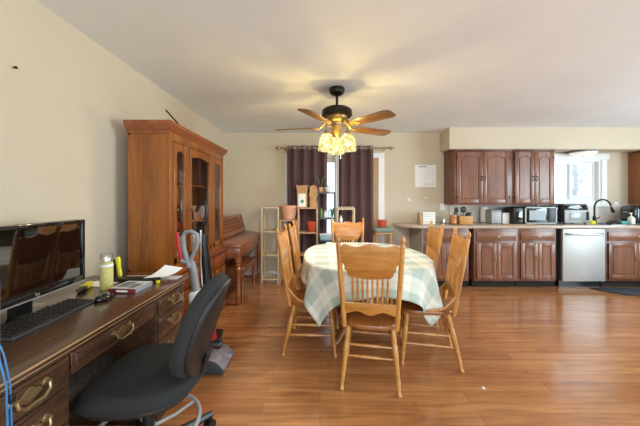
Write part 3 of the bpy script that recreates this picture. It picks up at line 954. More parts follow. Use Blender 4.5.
m = MB(); m.tube([(.03, .0, .40), (.12, -.02, .395), (.19, -.03, .385)], .006, 8); m.ball((.2, -.031, .384), .013)
P('lever', m, M['darkgrey'])
for k in range(5):
    a = R(-38 + 72 * k)
    d = Vector((math.cos(a), math.sin(a), 0))
    sd_ = Vector((-d.y, d.x, 0))
    m = MB(); m.tube([d * .02 + Vector((0, 0, .105)), d * .15 + Vector((0, 0, .10)), d * .335 + Vector((0, 0, .075))], [.028, .024, .017], 8)
    lg_ = P('leg', m, M['black'])
    m = MB()
    c_ = d * .325 + Vector((0, 0, .026))
    for s_ in (-1, 1): m.cyl(c_ + sd_ * (.006 * s_), c_ + sd_ * (.022 * s_), .026, 16)
    m.cyl(d * .325 + Vector((0, 0, .045)), d * .325 + Vector((0, 0, .075)), .007, 8)
    P('caster', m, M['black'], lg_)

# ------------------------------------------------------------------ two vacuums between desk and hutch
v = thing('carpet_cleaner', 'red and grey upright carpet cleaner with clear nozzle and grey loop handle', 'vacuum', (-.86, 2.22, 0))
m = MB()
m.prism([(-.86, 0.012), (-.715, .012), (-.705, .03), (-.76, .085), (-.80, .100), (-.86, .092)], 2.085, 2.355, 'xz', b=.012)
part('nozzle', m, mat('smoky_plastic', (158, 152, 160), .15, coat=.6, noise=.25, nscale=18), v, label='smoky plastic nozzle hood')
part('brush_housing', MB().prism([(-.87, .014), (-.74, .014), (-.735, .024), (-.79, .075), (-.87, .08)], 2.105, 2.335, 'xz', b=.006), M['grey'], v)
part('end_cap', MB().prism([(-.90, .012), (-.705, .012), (-.70, .03), (-.76, .088), (-.80, .103), (-.90, .095)], 2.068, 2.09, 'xz', b=.005), M['darkgrey'], v, label='dark grey end cap')
part('base', MB().box(-1.06, -.86, 2.10, 2.34, .03, .15, .02), M['darkgrey'], v)
for y_ in (2.10, 2.34): part('wheel', MB().cyl((-1.0, y_ - .012, .045), (-1.0, y_ + .012, .045), .045, 18), M['black'], v)
m = MB(); m.T = Matrix.Translation((-.898, 2.22, .13)) @ Matrix.Rotation(R(-7), 4, 'Y')
m.box(-.09, .075, -.10, .10, 0, .34, .035, 3)
part('tank', m, M['red'], v, label='red water tank')
m = MB(); m.T = Matrix.Translation((-.898, 2.22, .13)) @ Matrix.Rotation(R(-7), 4, 'Y')
m.box(-.06, .05, -.055, .055, .34, .45, .025, 3)
part('tank_cap', m, M['paper'], v, label='white cap')
m = MB(); m.tube([(-.965, 2.22, .56), (-.985, 2.22, .72), (-1.0, 2.22, .80)], [.03, .03, .024], 12)
part('neck', m, M['grey'], v)
m = MB(); m.tube([(-1.058, 2.185, .80), (-1.082, 2.17, .95), (-1.085, 2.165, 1.035)], [.014, .014, .012], 10)
part('handle_strip', m, M['red'], v, label='red handle spine')
m = MB(); m.tube([(-1.01, 2.20, .76), (-1.045, 2.19, .90), (-1.05, 2.185, 1.0), (-1.03, 2.185, 1.035), (-.985, 2.185, 1.04), (-.945, 2.19, 1.015), (-.938, 2.195, .965), (-.96, 2.2, .90), (-1.0, 2.205, .82), (-1.005, 2.21, .77)], [.022, .019, .017, .016, .016, .016, .015, .015, .016, .02], 10)
part('loop_handle', m, M['grey'], v)
part('strut', MB().tube([(-1.005, 2.2, .79), (-1.065, 2.178, .82)], .016, 8), M['grey'], v)
v = thing('stick_vacuum', 'black and chrome stick vacuum with open loop handle leaning by the hutch', 'vacuum', (-.985, 2.56, 0))
m = MB(); m.T = Matrix.Translation((-.975, 2.56, 0))
m.box(-.10, .07, -.12, .12, .012, .075, .02, 3)
part('floor_head', m, M['black'], v)
for y_ in (2.47, 2.65): part('wheel', MB().cyl((-1.05, y_ - .01, .03), (-1.05, y_ + .01, .03), .03, 14), M['darkgrey'], v)
m = MB(); m.tube([(-.99, 2.56, .07), (-1.0, 2.55, .2), (-1.005, 2.545, .45), (-1.02, 2.53, .75), (-1.035, 2.52, .98)], [.035, .055, .055, .042, .028], 14)
part('body', m, M['black'], v)
m = MB(); m.tube([(-1.025, 2.485, .45), (-1.035, 2.47, .75), (-1.035, 2.475, 1.02)], .012, 10)
part('tube', m, M['chrome'], v, label='chrome tube')
loop = []
for k in range(21):
    a = R(-70 + 320 * k / 20)
    loop.append((-1.055 + .048 * math.sin(a) * 1.0 - .02 * math.cos(a), 2.52, 1.135 - .125 * math.cos(a)))
m = MB(); m.tube([(-1.035, 2.52, .975)] + loop[3:] , .0155, 10)
part('loop_handle', m, M['black'], v)

# ------------------------------------------------------------------ china hutch
HB, HX = -1.487, -1.178
H0, H1 = 2.20, 3.415
hu = thing('china_hutch', 'tall cherry china hutch with three glass doors against the left wall', 'hutch', (-1.33, 2.81, 0))
b_ = MB()
b_.box(HB + .005, HX, H0, H0 + .025, .72, 1.81).box(HB + .005, HX, H1 - .025, H1, .72, 1.81)
b_.box(HB + .005, HB + .02, H0, H1, .72, 1.81).box(HB + .005, HX, H0, H1, 1.78, 1.81).box(HB + .005, HX, H0, H1, .72, .74)
part('upper_case', b_, M['cherry'], hu)
fr = MB(); fr.T = FX(HX, 0)
for u0, u1 in ((H0, H0 + .06), (2.475, 2.525), (3.03, 3.085), (H1 - .06, H1)): fr.box(u0, u1, 0, .019, .72, 1.81, .002)
fr.box(H0, H1, 0, .018, 1.75, 1.81, .002).box(H0, H1, 0, .018, .72, .76, .002)
part('face_frame', fr, M['cherry'], hu)
m = MB()
cp = [(0, 1.845), (.012, 1.845), (.02, 1.865), (.045, 1.895), (.055, 1.90), (.055, 1.93), (0, 1.93)]
for (a0, a1) in cp: pass
lv = [(1.795, .010), (1.810, .014), (1.828, .032), (1.85, .046), (1.855, .052), (1.878, .054), (1.886, .050)]
vs = []; fs = []
for z, o_ in lv:
    vs += [(HB + .004, H0 - o_, z), (HX + o_, H0 - o_, z), (HX + o_, H1 + o_, z), (HB + .004, H1 + o_, z)]
for i in range(len(lv) - 1):
    for k in range(4):
        l = (k + 1) % 4; fs.append((i * 4 + k, i * 4 + l, i * 4 + 4 + l, i * 4 + 4 + k))
fs += [(0, 3, 2, 1), tuple((len(lv) - 1) * 4 + k for k in range(4))]
m.raw(vs, fs)
part('cornice', m, M['cherryy'], hu, smooth=False)
for u0, u1 in ((H0 + .065, 2.47), (2.53, 3.025), (3.09, H1 - .065)):
    m = MB(); m.T = FX(HX, 0)
    w_ = .042
    m.box(u0, u0 + w_, .004, .022, .765, 1.745, .004).box(u1 - w_, u1, .004, .022, .765, 1.745, .004).box(u0, u1, .004, .022, .765, .82, .004)
    N = 10; a, c_ = u0 + w_, u1 - w_
    m.prism([(a + (c_ - a) * k / N, 1.66 + .025 * math.sin(PI * k / N)) for k in range(N + 1)] + [(c_, 1.744), (a, 1.744)], .004, .021, 'xz')
    d_ = part('door', m, M['cherry'], hu)
    m = MB(); m.T = FX(HX, 0); m.box(u0 + w_ - .004, u1 - w_ + .004, .008, .011, .815, 1.69)
    part('glass_panel', m, M['glass'], d_)
    m = MB(); m.T = FX(HX + .022, 0); m.turned((u0 + .02, 0, 1.2), (u0 + .02, .022, 1.2), [(0, .006), (.5, .005), (.6, .011), (.9, .011), (1, .006)], 10)
    part('knob', m, M['brass'], d_)
for z in (1.08, 1.41):
    part('shelf', MB().box(HB + .02, HX - .03, H0 + .025, H1 - .025, z, z + .016), M['cherryy'], hu)
BX = -1.142
part('buffet_top', MB().box(HB + .005, BX + .03, H0 - .02, H1 + .015, .69, .722, .008), M['cherryy'], hu)
part('buffet_case', MB().box(HB + .005, BX, H0, H1, .08, .69, .003).box(HB + .005, BX + .012, H0 - .01, H1 + .01, 0, .08, .006), M['cherry'], hu)
for u0, u1 in ((H0 + .04, 2.56), (2.60, 3.02), (3.06, H1 - .04)):
    m = MB(); m.T = FX(BX, 0); m.box(u0, u1, 0, .02, .535, .668, .007)
    d_ = part('drawer', m, M['cherryy'], hu)
    m = MB(); m.T = FX(BX + .02, 0); m.turned(((u0 + u1) / 2, 0, .60), ((u0 + u1) / 2, .024, .60), [(0, .007), (.5, .006), (.6, .014), (.9, .014), (1, .007)], 12)
    part('knob', m, M['brass'], d_)
    m = MB(); m.T = FX(BX, 0); panel_door(m, u0, u1, .11, .52, .02, .05)
    d_ = part('cupboard_door', m, M['cherry'], hu)
    m = MB(); m.T = FX(BX + .02, 0); m.turned((u0 + .03, 0, .3), (u0 + .03, .024, .3), [(0, .007), (.5, .006), (.6, .014), (.9, .014), (1, .007)], 12)
    part('knob', m, M['brass'], d_)
solo('curtain_pole', MB().cyl((-1.20, 2.22, 1.98), (-1.22, 2.60, 1.892), .006, 8), M['bronze'], 'thin dark stick lying on top of the hutch cornice', 'stick')
# china behind the glass
def plate(y, z, r, lb):
    m = MB(); m.T = Matrix.Translation((-1.36, y, z + r * .98)) @ Matrix.Rotation(R(80), 4, 'Y')
    m.lathe([(.001, 0), (r * .6, .002), (r * .7, .010), (r, .016), (r, .020), (r * .68, .015), (r * .58, .007), (.001, .005)], segs=28)
    solo('plate', m, M['white_china'], lb, 'plate', 'china in the hutch')
def vessel(y, z, prof, lb, nm='jug', mm='white_china', x=-1.33):
    solo(nm, MB().lathe(prof, c=(x, y, z), segs=20), M[mm], lb, nm.replace('_', ' '), 'china in the hutch')
plate(2.86, 1.097, .10, 'white plate propped on the middle hutch shelf behind the wide glass door')
plate(2.68, .741, .11, 'white plate standing on the hutch floor behind the wide glass door')
vessel(2.35, 1.097, [(.04, 0), (.055, .03), (.06, .09), (.035, .14), (.045, .17)], 'white china jug on the middle shelf behind the narrow near door')
vessel(2.43, .741, [(.05, 0), (.07, .04), (.075, .09), (.072, .09), (.045, .01)], 'white bowl on the hutch floor behind the narrow near door', 'bowl')
vessel(2.295, .741, [(.035, 0), (.045, .03), (.045, .16), (.02, .2), (.022, .25)], 'slim white bottle on the hutch floor behind the near door', 'bottle')
vessel(2.93, .741, [(.05, 0), (.08, .05), (.085, .14), (.05, .2), (.06, .22)], 'round white vase on the hutch floor behind the wide glass door', 'vase')
vessel(2.72, 1.427, [(.04, 0), (.06, .05), (.055, .12), (.03, .14)], 'small cream jar on the top hutch shelf', 'jar', 'terracotta')
vessel(3.22, 1.097, [(.05, 0), (.065, .05), (.06, .1), (.04, .12)], 'white sugar pot on the middle shelf behind the far narrow door', 'pot')

# ------------------------------------------------------------------ piano and bench
P0, P1 = 3.43, 4.70
pn = thing('upright_piano', 'brown spinet piano with closed lid and lattice music desk against the left wall', 'piano', (-1.3, 4.03, 0))
part('case', MB().box(XL + .02, -1.30, P0, P1, .02, .84, .006).box(XL + .02, -1.27, P0 - .005, P1 + .005, .84, .862, .005), M['piano'], pn)
part('key_bed', MB().box(-1.32, -.965, P0, P1, .575, .70, .008), M['piano'], pn)
m = MB(); m.prism([(-1.32, .70), (-.955, .70), (-.955, .728), (-.98, .742), (-1.18, .765), (-1.32, .80)], P0 - .004, P1, 'xz', b=.005)
part('key_lid', m, M['piano'], pn)
part('lower_panel', MB().box(-1.302, -1.285, P0 + .03, P1 - .03, .06, .56, .004), M['piano'], pn)
m = MB()
LT = Matrix.Translation((-1.225, 0, .785)) @ Matrix.Rotation(R(-14), 4, 'Y')
m.T = LT
m.box(-.012, .012, P0 + .03, P1 - .05, 0, .055, .004).box(-.012, .012, P0 + .03, P1 - .05, .235, .275, .006)
m.box(-.012, .012, P0 + .03, P0 + .07, .05, .24, .003).box(-.012, .012, P1 - .09, P1 - .05, .05, .24, .003)
md_ = part('music_desk', m, M['piano'], pn)
m = MB(); m.T = LT
k = 0; y_ = P0 + .03
while y_ < P1 - .20:
    for s_ in (-1, 1):
        a, c_ = (y_, y_ + .14) if s_ > 0 else (y_ + .14, y_)
        m.tube([(0, a, .05), (0, c_, .238)], .007, 6)
    y_ += .07
part('lattice', m, M['piano'], md_)
for y_ in (P0 + .04, P1 - .06):
    part('leg', MB().turned((-.995, y_, .58), (-.995, y_, 0), [(0, .042), (.1, .042), (.12, .03), (.16, .036), (.2, .026), (.24, .040), (.28, .034), (.75, .026), (.80, .034), (.84, .024), (.92, .030), (.97, .03), (1, .022)], 16), M['cherry'], pn)
    part('leg_rail', MB().box(-1.29, -1.0, y_ - .02, y_ + .02, .02, .06, .004), M['piano'], pn)
for y_ in (3.95, 4.03, 4.11): part('pedal', MB().box(-1.29, -1.14, y_ - .014, y_ + .014, .05, .062, .004), M['brass'], pn)
bn = thing('piano_bench', 'brown wooden piano bench tucked under the piano keyboard', 'bench', (-1.1, 3.85, 0))
part('seat', MB().box(-1.24, -.925, 3.50, 4.19, .425, .45, .008), M['piano'], bn)
part('apron', MB().box(-1.215, -.95, 3.525, 4.165, .35, .425, .004), M['piano'], bn)
for x_ in (-1.20, -.965):
    for y_ in (3.54, 4.15):
        part('leg', MB().turned((x_, y_, .36), (x_, y_, 0), [(0, .024), (.2, .024), (.24, .017), (.3, .022), (.85, .014), (.9, .018), (1, .012)], 12), M['piano'], bn)
solo('wall_nail', MB().turned((XL, 1.475, 1.963), (XL + .02, 1.475, 1.967), [(0, .003), (.7, .003), (.75, .008), (1, .007)], 8), M['bronze'], 'dark nail in the bare left wall above the monitor', 'nail')
# ------------------------------------------------------------------ curtains
YR = 4.63
rod = thing('curtain_rod', 'bronze curtain rod with pointed finials above the patio door', 'curtain rod', (.24, YR, 2.125))
m = MB(); m.cyl((-.62, YR, 2.125), (1.10, YR, 2.125), .012, 12); part('rod', m, M['brass'], rod)
for s_, x_ in ((-1, -.62), (1, 1.10)):
    part('finial', MB().turned((x_, YR, 2.125), (x_ + s_ * .115, YR, 2.125), [(0, .012), (.08, .02), (.14, .02), (.2, .010), (.3, .016), (.5, .030), (.62, .026), (.8, .012), (1, .002)], 12), M['brass'], rod)
for x_ in (-.57, .24, 1.05):
    part('bracket', MB().tube([(x_, YB, 2.10), (x_, YR + .03, 2.10), (x_, YR, 2.112)], .008, 8), M['brass'], rod)
def drape(name, x0, x1, nw, z0, z1, y, amp, m_, label, cat, th=.004, group=None):
    N = nw * 14
    rows = 12
    mb = MB(); vs = []; fs = []
    rnd = random.Random(name + label); ph = [rnd.uniform(-.5, .5) for _ in range(nw + 2)]
    for r in range(rows + 1):
        f_ = r / rows; z = z1 + (z0 - z1) * f_
        for side in (0, 1):
            for i in range(N + 1):
                u = i / N
                x = x0 + (x1 - x0) * u + .012 * math.sin(u * 9 + f_ * 2) * f_
                yy = y + amp * math.sin(u * nw * 2 * PI + ph[int(u * nw)] * f_) * (1 - .15 * f_) + (th if side else 0)
                vs.append((x, yy, z))
    W = N + 1
    def id_(r, s, i): return r * 2 * W + s * W + i
    for r in range(rows):
        for i in range(N):
            fs.append((id_(r, 0, i), id_(r, 0, i + 1), id_(r + 1, 0, i + 1), id_(r + 1, 0, i)))
            fs.append((id_(r, 1, i + 1), id_(r, 1, i), id_(r + 1, 1, i), id_(r + 1, 1, i + 1)))
        for i in (0, N):
            fs.append((id_(r, 0, i), id_(r + 1, 0, i), id_(r + 1, 1, i), id_(r, 1, i)))
    for i in range(N):
        fs.append((id_(0, 0, i), id_(0, 1, i), id_(0, 1, i + 1), id_(0, 0, i + 1)))
        fs.append((id_(rows, 0, i), id_(rows, 0, i + 1), id_(rows, 1, i + 1), id_(rows, 1, i)))
    mb.raw(vs, fs)
    t = thing(name, label, cat, ((x0 + x1) / 2, y, z0), group=group)
    part('cloth', mb, m_, t)
    return t
for x0, x1, lb, gx in ((-.535, .115, 'plum brown grommet curtain panel behind the plant shelves', 4), (.235, .865, 'plum brown grommet curtain panel nearest the wooden door jamb', 4)):
    t = drape('curtain', x0, x1, gx, .03, 2.16, YR, .035, M['curtain'], lb, 'curtain', group='plum curtains')
    for k in range(gx * 2):
        x_ = x0 + (x1 - x0) * (k + .5) / (gx * 2)
        s_ = 1 if k % 2 == 0 else -1
        yy = YR - .034 if k % 2 else YR - .037
        yy = YR + .035 * math.sin((k + .5) / (gx * 2) * gx * 2 * PI) 
        n_ = 1 if k % 2 == 0 else -1
        mm = MB()
        rg = [(x_ + .020 * math.cos(2 * PI * j / 16), yy - .004, 2.125 + .020 * math.sin(2 * PI * j / 16)) for j in range(16)]
        mm.tube(rg, .006, 6, closed=True)
        part('grommet', mm, M['silver'], t, label='silver ring')
drape('sheer_curtain', .235, .30, 2, .03, 2.10, YR - .058, .010, M['sheer'], 'narrow white sheer curtain at the bright gap between the plum panels', 'sheer curtain', .002)

# ------------------------------------------------------------------ plant shelves in front of the curtains
def rack(name, label, x0, x1, y0, y1, top, levels, m_, slats=4, r=.011, group=None):
    t = thing(name, label, 'shelf', ((x0 + x1) / 2, (y0 + y1) / 2, 0), group=group)
    for x_ in (x0, x1):
        for y_ in (y0, y1):
            part('post', MB().box(x_ - r, x_ + r, y_ - r, y_ + r, 0, top, .003), m_, t)
    for z in levels:
        mm = MB()
        mm.box(x0, x1, y0 - .008, y0 + .008, z - .02, z).box(x0, x1, y1 - .008, y1 + .008, z - .02, z)
        mm.box(x0 - .008, x0 + .008, y0, y1, z - .02, z).box(x1 - .008, x1 + .008, y0, y1, z - .02, z)
        n = max(2, int((x1 - x0) / .045))
        for k in range(n):
            x_ = x0 + (x1 - x0) * (k + .5) / n
            mm.box(x_ - .012, x_ + .012, y0, y1, z - .008, z)
        part('shelf', mm, m_, t)
    return t
rack('bamboo_rack', 'pale narrow bamboo rack with empty slatted shelves beside the piano', -.885, -.635, 4.33, 4.56, 1.18, (.085, .45, .81, 1.175), M['bamboo'])
rk_ = rack('plant_stand', 'low tan plant stand holding the terracotta pot between the pale rack and paper bags', -.605, -.365, 4.33, 4.53, .978, (.10, .55, .978), M['tanwood'])
rk2 = rack('wooden_shelf', 'tan wooden shelf unit with paper bags on its top', -.33, -.045, 4.33, 4.55, 1.165, (.10, .45, .79, 1.165), M['tanwood'])
rk3 = rack('wire_shelf', 'slim dark framed plant shelf before the bright curtain gap', -.02, .225, 4.34, 4.50, 1.40, (.12, .66, 1.005, 1.40), M['darkgrey'], r=.007)
rk4 = rack('white_rack', 'pale rack with a scalloped top rail behind the far dining chair', .27, .525, 4.36, 4.54, 1.15, (.10, .55, .90, 1.15), M['bamboo'])
mm = MB()
for k in range(6): mm.ball((.29 + k * .043, 4.36, 1.165), .018, .009, .016, 10)
part('scallop', mm, M['bamboo'], rk4)
def pot(name, x, y, z, rt, rb, h, m_, label):
    mm = MB(); mm.lathe([(rb * .9, 0), (rb, .006), (rt * .97, h * .78), (rt * .98, h * .8), (rt, h * .82), (rt, h), (rt * .9, h), (rt * .86, h * .8), (rb * .8, .03), (.001, .03)], c=(x, y, z), segs=28)
    return solo(name, mm, M[m_], label, 'pot')
pot('terracotta_pot', -.485, 4.43, .979, .128, .09, .215, 'terracotta', 'large round terracotta pot on the low plant stand')
pot('red_pot', -.135, 4.44, .791, .075, .052, .15, 'redpot', 'red pot inside the tan shelf unit below the bags')
pot('flower_pot', .12, 4.42, 1.402, .05, .036, .08, 'white_china', 'small white pot on top of the slim dark shelf')
def bag(x, y, z, w_, d, h, tilt, m_, label, lab=False, crumple=0):
    t = thing('paper_bag', label, 'bag', (x, y, z), R(tilt), 'paper bags on the shelf unit')
    mm = MB(); rnd = random.Random(label)
    lv = [(0, 1), (.25, 1.0), (.5, .99), (.72, 1.0), (.72, 1.02), (.95, 1.12), (1.0, 1.16)] if not crumple else [(0, 1), (.2, 1.03), (.4, .95), (.6, 1.05), (.8, .92), (.92, .8), (1, .9)]
    vs = []; fs = []
    per = [(-1, -1), (-.3, -1.0), (.3, -1.0), (1, -1), (1.0, 0), (1, 1), (.3, 1), (-.3, 1), (-1, 1), (-1, 0)]
    for f_, s_ in lv:
        for a, c_ in per:
            j = crumple * rnd.uniform(-1, 1)
            vs.append((a * w_ / 2 * s_ + j, c_ * d / 2 * (s_ if not crumple else 1) + j * .6, f_ * h + (rnd.uniform(-1, 1) * .02 if f_ > .9 else 0)))
    n = len(per)
    for i in range(len(lv) - 1):
        for k in range(n):
            l = (k + 1) % n; fs.append((i * n + k, i * n + l, (i + 1) * n + l, (i + 1) * n + k))
    fs.append(tuple(range(n))[::-1])
    top0 = (len(lv) - 1) * n
    # inside of the open top
    inn = len(vs)
    for k in range(n):
        v_ = Vector(vs[top0 + k]); vs.append((v_.x * .96, v_.y * .94, v_.z - .002))
    bot = len(vs)
    for k in range(n):
        v_ = Vector(vs[top0 + k]); vs.append((v_.x * .8, v_.y * .8, h * .7))
    for k in range(n):
        l = (k + 1) % n
        fs.append((top0 + k, top0 + l, inn + l, inn + k)); fs.append((inn + k, inn + l, bot + l, bot + k))
    fs.append(tuple(bot + k for k in range(n)))
    mm.raw(vs, fs)
    part('bag_body', mm, m_, t, local=True, smooth=False)
    if lab:
        part('label_sticker', MB().box(-w_ * .36, w_ * .38, -d / 2 - .003, -d / 2 + .004, h * .03, h * .62), M['paper'], t, local=True, label='white front label')
        part('label_print', MB().box(-w_ * .14, w_ * .16, -d / 2 - .0036, -d / 2 - .002, h * .20, h * .34), M['teal'], t, local=True, label='blue green print')
bag(-.272, 4.44, 1.166, .155, .10, .34, -4, M['kraft'], 'open brown paper bag with a white front label', True)
bag(-.108, 4.44, 1.166, .118, .11, .33, 6, M['kraft'], 'crumpled brown paper bag beside the labelled one', False, .012)
def leafy(name, x, y, z, n, h, sp_, label, seed, m_='green', wd=.012):
    rnd = random.Random(seed)
    mm = MB()
    for k in range(n):
        a = rnd.uniform(0, 2 * PI); l = h * rnd.uniform(.6, 1); s_ = sp_ * rnd.uniform(.3, 1)
        d = Vector((math.cos(a), math.sin(a), 0)); sd2 = Vector((-d.y, d.x, 0))
        pts4 = [Vector((x, y, z)), Vector((x, y, z)) + d * s_ * .4 + Vector((0, 0, l * .6)), Vector((x, y, z)) + d * s_ + Vector((0, 0, l))]
        ws = [wd * .4, wd, .001]
        vs = []
        for p, w_ in zip(pts4, ws): vs += [p - sd2 * w_, p + sd2 * w_, p + Vector((0, 0, .002)) - sd2 * w_, p + Vector((0, 0, .002)) + sd2 * w_]
        mm.raw(vs, [(0, 1, 5, 4), (4, 5, 9, 8), (2, 6, 7, 3), (6, 10, 11, 7), (0, 4, 6, 2), (1, 3, 7, 5), (4, 8, 10, 6), (5, 7, 11, 9)])
    return solo(name, mm, M[m_], label, 'plant')
leafy('potted_plant', .12, 4.42, 1.47, 7, .10, .12, 'small leafy plant in the white pot on the slim shelf', 2)
pot('pink_pot', .015, 4.42, 1.402, .045, .034, .075, 'terracotta', 'small pinkish pot at the left end of the slim dark shelf top')
leafy('pale_succulent', .066, 4.375, 1.402, 9, .08, .028, 'low pale succulent between the two small pots on the slim shelf', 11, 'sage', .014)
leafy('trailing_plant', .19, 4.42, 1.006, 12, .17, .06, 'bushy green plant at the right end of the middle slim shelf', 13, wd=.016)
leafy('aloe_plant', .015, 4.42, 1.462, 3, .27, -.13, 'long green pointed leaves rising from the pinkish pot', 5, wd=.014)
for k, (x_, z_, hh, mm_, lb) in enumerate(((.02, 1.006, .15, 'green', 'green bottle on the middle of the slim plant shelf'), (.085, 1.006, .11, 'white_china', 'white cup on the slim plant shelf beside the green bottle'), (.15, 1.006, .17, 'clear', 'clear glass vase on the slim plant shelf'))):
    solo(('bottle', 'cup', 'glass_vase')[k], MB().lathe([(.022, 0), (.027, .01), (.027, hh * .6), (.014, hh * .8), (.016, hh)], c=(x_, 4.42, z_), segs=16), M[mm_], lb, ('bottle', 'cup', 'vase')[k])
tb = thing('storage_tub', 'pale blue lidded tub on the lower level of the slim plant shelf', 'tub', (.10, 4.42, .661))
part('tub_body', MB().box(-.10, .10, -.065, .065, 0, .08, .012), mat('pale_blue_plastic', (150, 186, 200), .4), tb, local=True)
part('lid', MB().box(-.106, .106, -.07, .07, .08, .10, .006), M['white'], tb, local=True)
solo('white_bottle', MB().lathe([(.02, 0), (.026, .01), (.026, .09), (.012, .115), (.012, .14)], c=(.325, 4.40, .901), segs=16), M['white_china'], 'slim white bottle on the pale rack behind the far chair', 'bottle')

# bar stool with the red pot
bs = thing('bar_stool', 'tan bar stool with a sage cushion beside the patio door', 'stool', (.955, 4.36, 0))
for sx in (-1, 1):
    for sy in (-1, 1):
        part('leg', MB().tube([(sx * .10, sy * .10, .79), (sx * .135, sy * .13, 0)], [.014, .016], 8), M['tanwood'], bs, local=True)
part('footrest', MB().box(-.125, .125, -.135, -.115, .28, .30).box(-.125, .125, .115, .135, .28, .30).box(-.135, -.115, -.125, .125, .33, .35).box(.115, .135, -.125, .125, .33, .35), M['tanwood'], bs, local=True)
part('seat', MB().box(-.13, .13, -.13, .13, .77, .795, .006), M['tanwood'], bs, local=True)
part('cushion', MB().box(-.138, .138, -.138, .138, .795, .862, .028, 4), M['sage'], bs, local=True, label='sage green cushion')
pot('red_bowl', .95, 4.36, .862, .072, .055, .115, 'redpot', 'red glazed pot standing on the sage stool cushion')

# ------------------------------------------------------------------ kitchen
CF = 4.13     # base cabinet front
def wire_pull(mb, u, v, vert=True, s=.035):
    if vert: pts5 = [(u, 0, v - s), (u - .003, .018, v - s * .8), (u, .024, v), (u + .003, .018, v + s * .8), (u, 0, v + s)]
    else: pts5 = [(u - s, 0, v), (u - s * .8, .018, v), (u, .024, v - .008), (u + s * .8, .018, v), (u + s, 0, v)]
    mb.tube(pts5, .005, 8)
    for q in (pts5[0], pts5[-1]): mb.box(q[0] - .009, q[0] + .009, 0, .003, q[2] - .009, q[2] + .009)
    return mb
def base_cabinet(x0, x1, label, ndoors=2, side=None, ddx=0):
    t = thing('base_cabinet', label, 'cabinet', ((x0 + x1) / 2, (CF + YB) / 2, 0), group='kitchen base cabinets')
    part('body', MB().box(x0, x1, CF, YB - .015, .105, .868, .002), M['cabdark'], t)
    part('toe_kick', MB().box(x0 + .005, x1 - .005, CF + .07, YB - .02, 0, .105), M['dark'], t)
    if side: part('end_panel', MB().box(x0 - .006, x0, CF, YB - .015, 0, .868), side, t, label='pale grey end panel')
    a, c_ = x0 + .03, x1 - .03
    m = MB(); m.T = FY(CF); m.box(a, c_, 0, .02, .69, .82, .004).box(a + .025, c_ - .025, .014, .024, .715, .795, .006)
    d_ = part('drawer', m, M['cabx'], t)
    m = MB(); m.T = FY(CF - .024); wire_pull(m, (a + c_) / 2, .757, False)
    part('handle', m, M['brass'], d_)
    wd = (c_ - a) / ndoors
    for k in range(ndoors):
        u0, u1 = a + k * wd + .002, a + (k + 1) * wd - .002
        m = MB(); m.T = FY(CF); panel_door(m, u0, u1, .14, .655, .022, .055)
        d_ = part('door', m, M['cab'], t)
        hu_ = u1 - .022 if (k == 0 and ndoors == 2) else u0 + .022
        m = MB(); m.T = FY(CF - .022); wire_pull(m, hu_, .43)
        part('handle', m, M['brass'], d_)
    return t
base_cabinet(1.49, 2.155, 'cherry base cabinet at the open counter end behind the right hand dining chairs', 2, M['greyside'])
base_cabinet(2.23, 2.865, 'two-door cherry base cabinet beside the dark gap, below the knife crate')
base_cabinet(2.867, 3.42, 'two-door cherry base cabinet below the microwave')
base_cabinet(4.135, 5.05, 'wide cherry base cabinet right of the dishwasher under the sink')
solo('gap_shadow', MB().box(2.162, 2.224, CF + .12, YB - .02, 0.0, .86), M['dark'], 'dark shadow block set in the gap between the counter end cabinet and its neighbour', 'filler')  # dark block added to paint the shadow inside the open cabinet gap
solo('side_gap_shadow', MB().box(3.426, 3.488, CF + .10, YB - .02, 0.0, .86), M['dark'], 'dark shadow block in the gap immediately left of the dishwasher', 'filler')  # another added block, its dark colour stands for shade in this gap
# worktops
pts6 = [(2.19, 4.10), (2.19, 4.735), (1.24, 4.735), (1.20, 4.70)]
for k in range(11):
    a = R(180 + 90 * k / 10); pts6.append((1.56 + .36 * math.cos(a), 4.44 + .34 * math.sin(a)))
solo('counter_end', MB().prism(pts6, .870, .905, 'xy', b=.004), M['granite'], 'rounded laminate worktop overhanging the counter end', 'worktop')
wt = thing('worktop', 'long speckled laminate worktop running under the window to the sink', 'worktop', (4.1, 4.42, .87))
part('slab', MB().box(2.195, 6.08, 4.10, 4.735, .870, .912, .006), M['granite'], wt)
# dishwasher
dw = thing('dishwasher', 'stainless steel dishwasher between the base cabinets', 'dishwasher', (3.81, 4.43, 0))
part('body', MB().box(3.505, 4.118, 4.15, 4.70, .11, .865), M['darkgrey'], dw)
part('door', MB().box(3.505, 4.118, 4.112, 4.15, .105, .862, .006), M['steel'], dw)
m = MB(); m.tube([(3.55, 4.112, .795), (3.56, 4.075, .79), (3.81, 4.062, .785), (4.06, 4.075, .79), (4.07, 4.112, .795)], .011, 10)
part('handle', m, M['steeld'], dw)
part('toe_panel', MB().box(3.51, 4.113, 4.19, 4.22, .0, .105), M['black'], dw)
part('badge', MB().box(3.775, 3.79, 4.1105, 4.113, .15, .165), M['darkgrey'], dw)
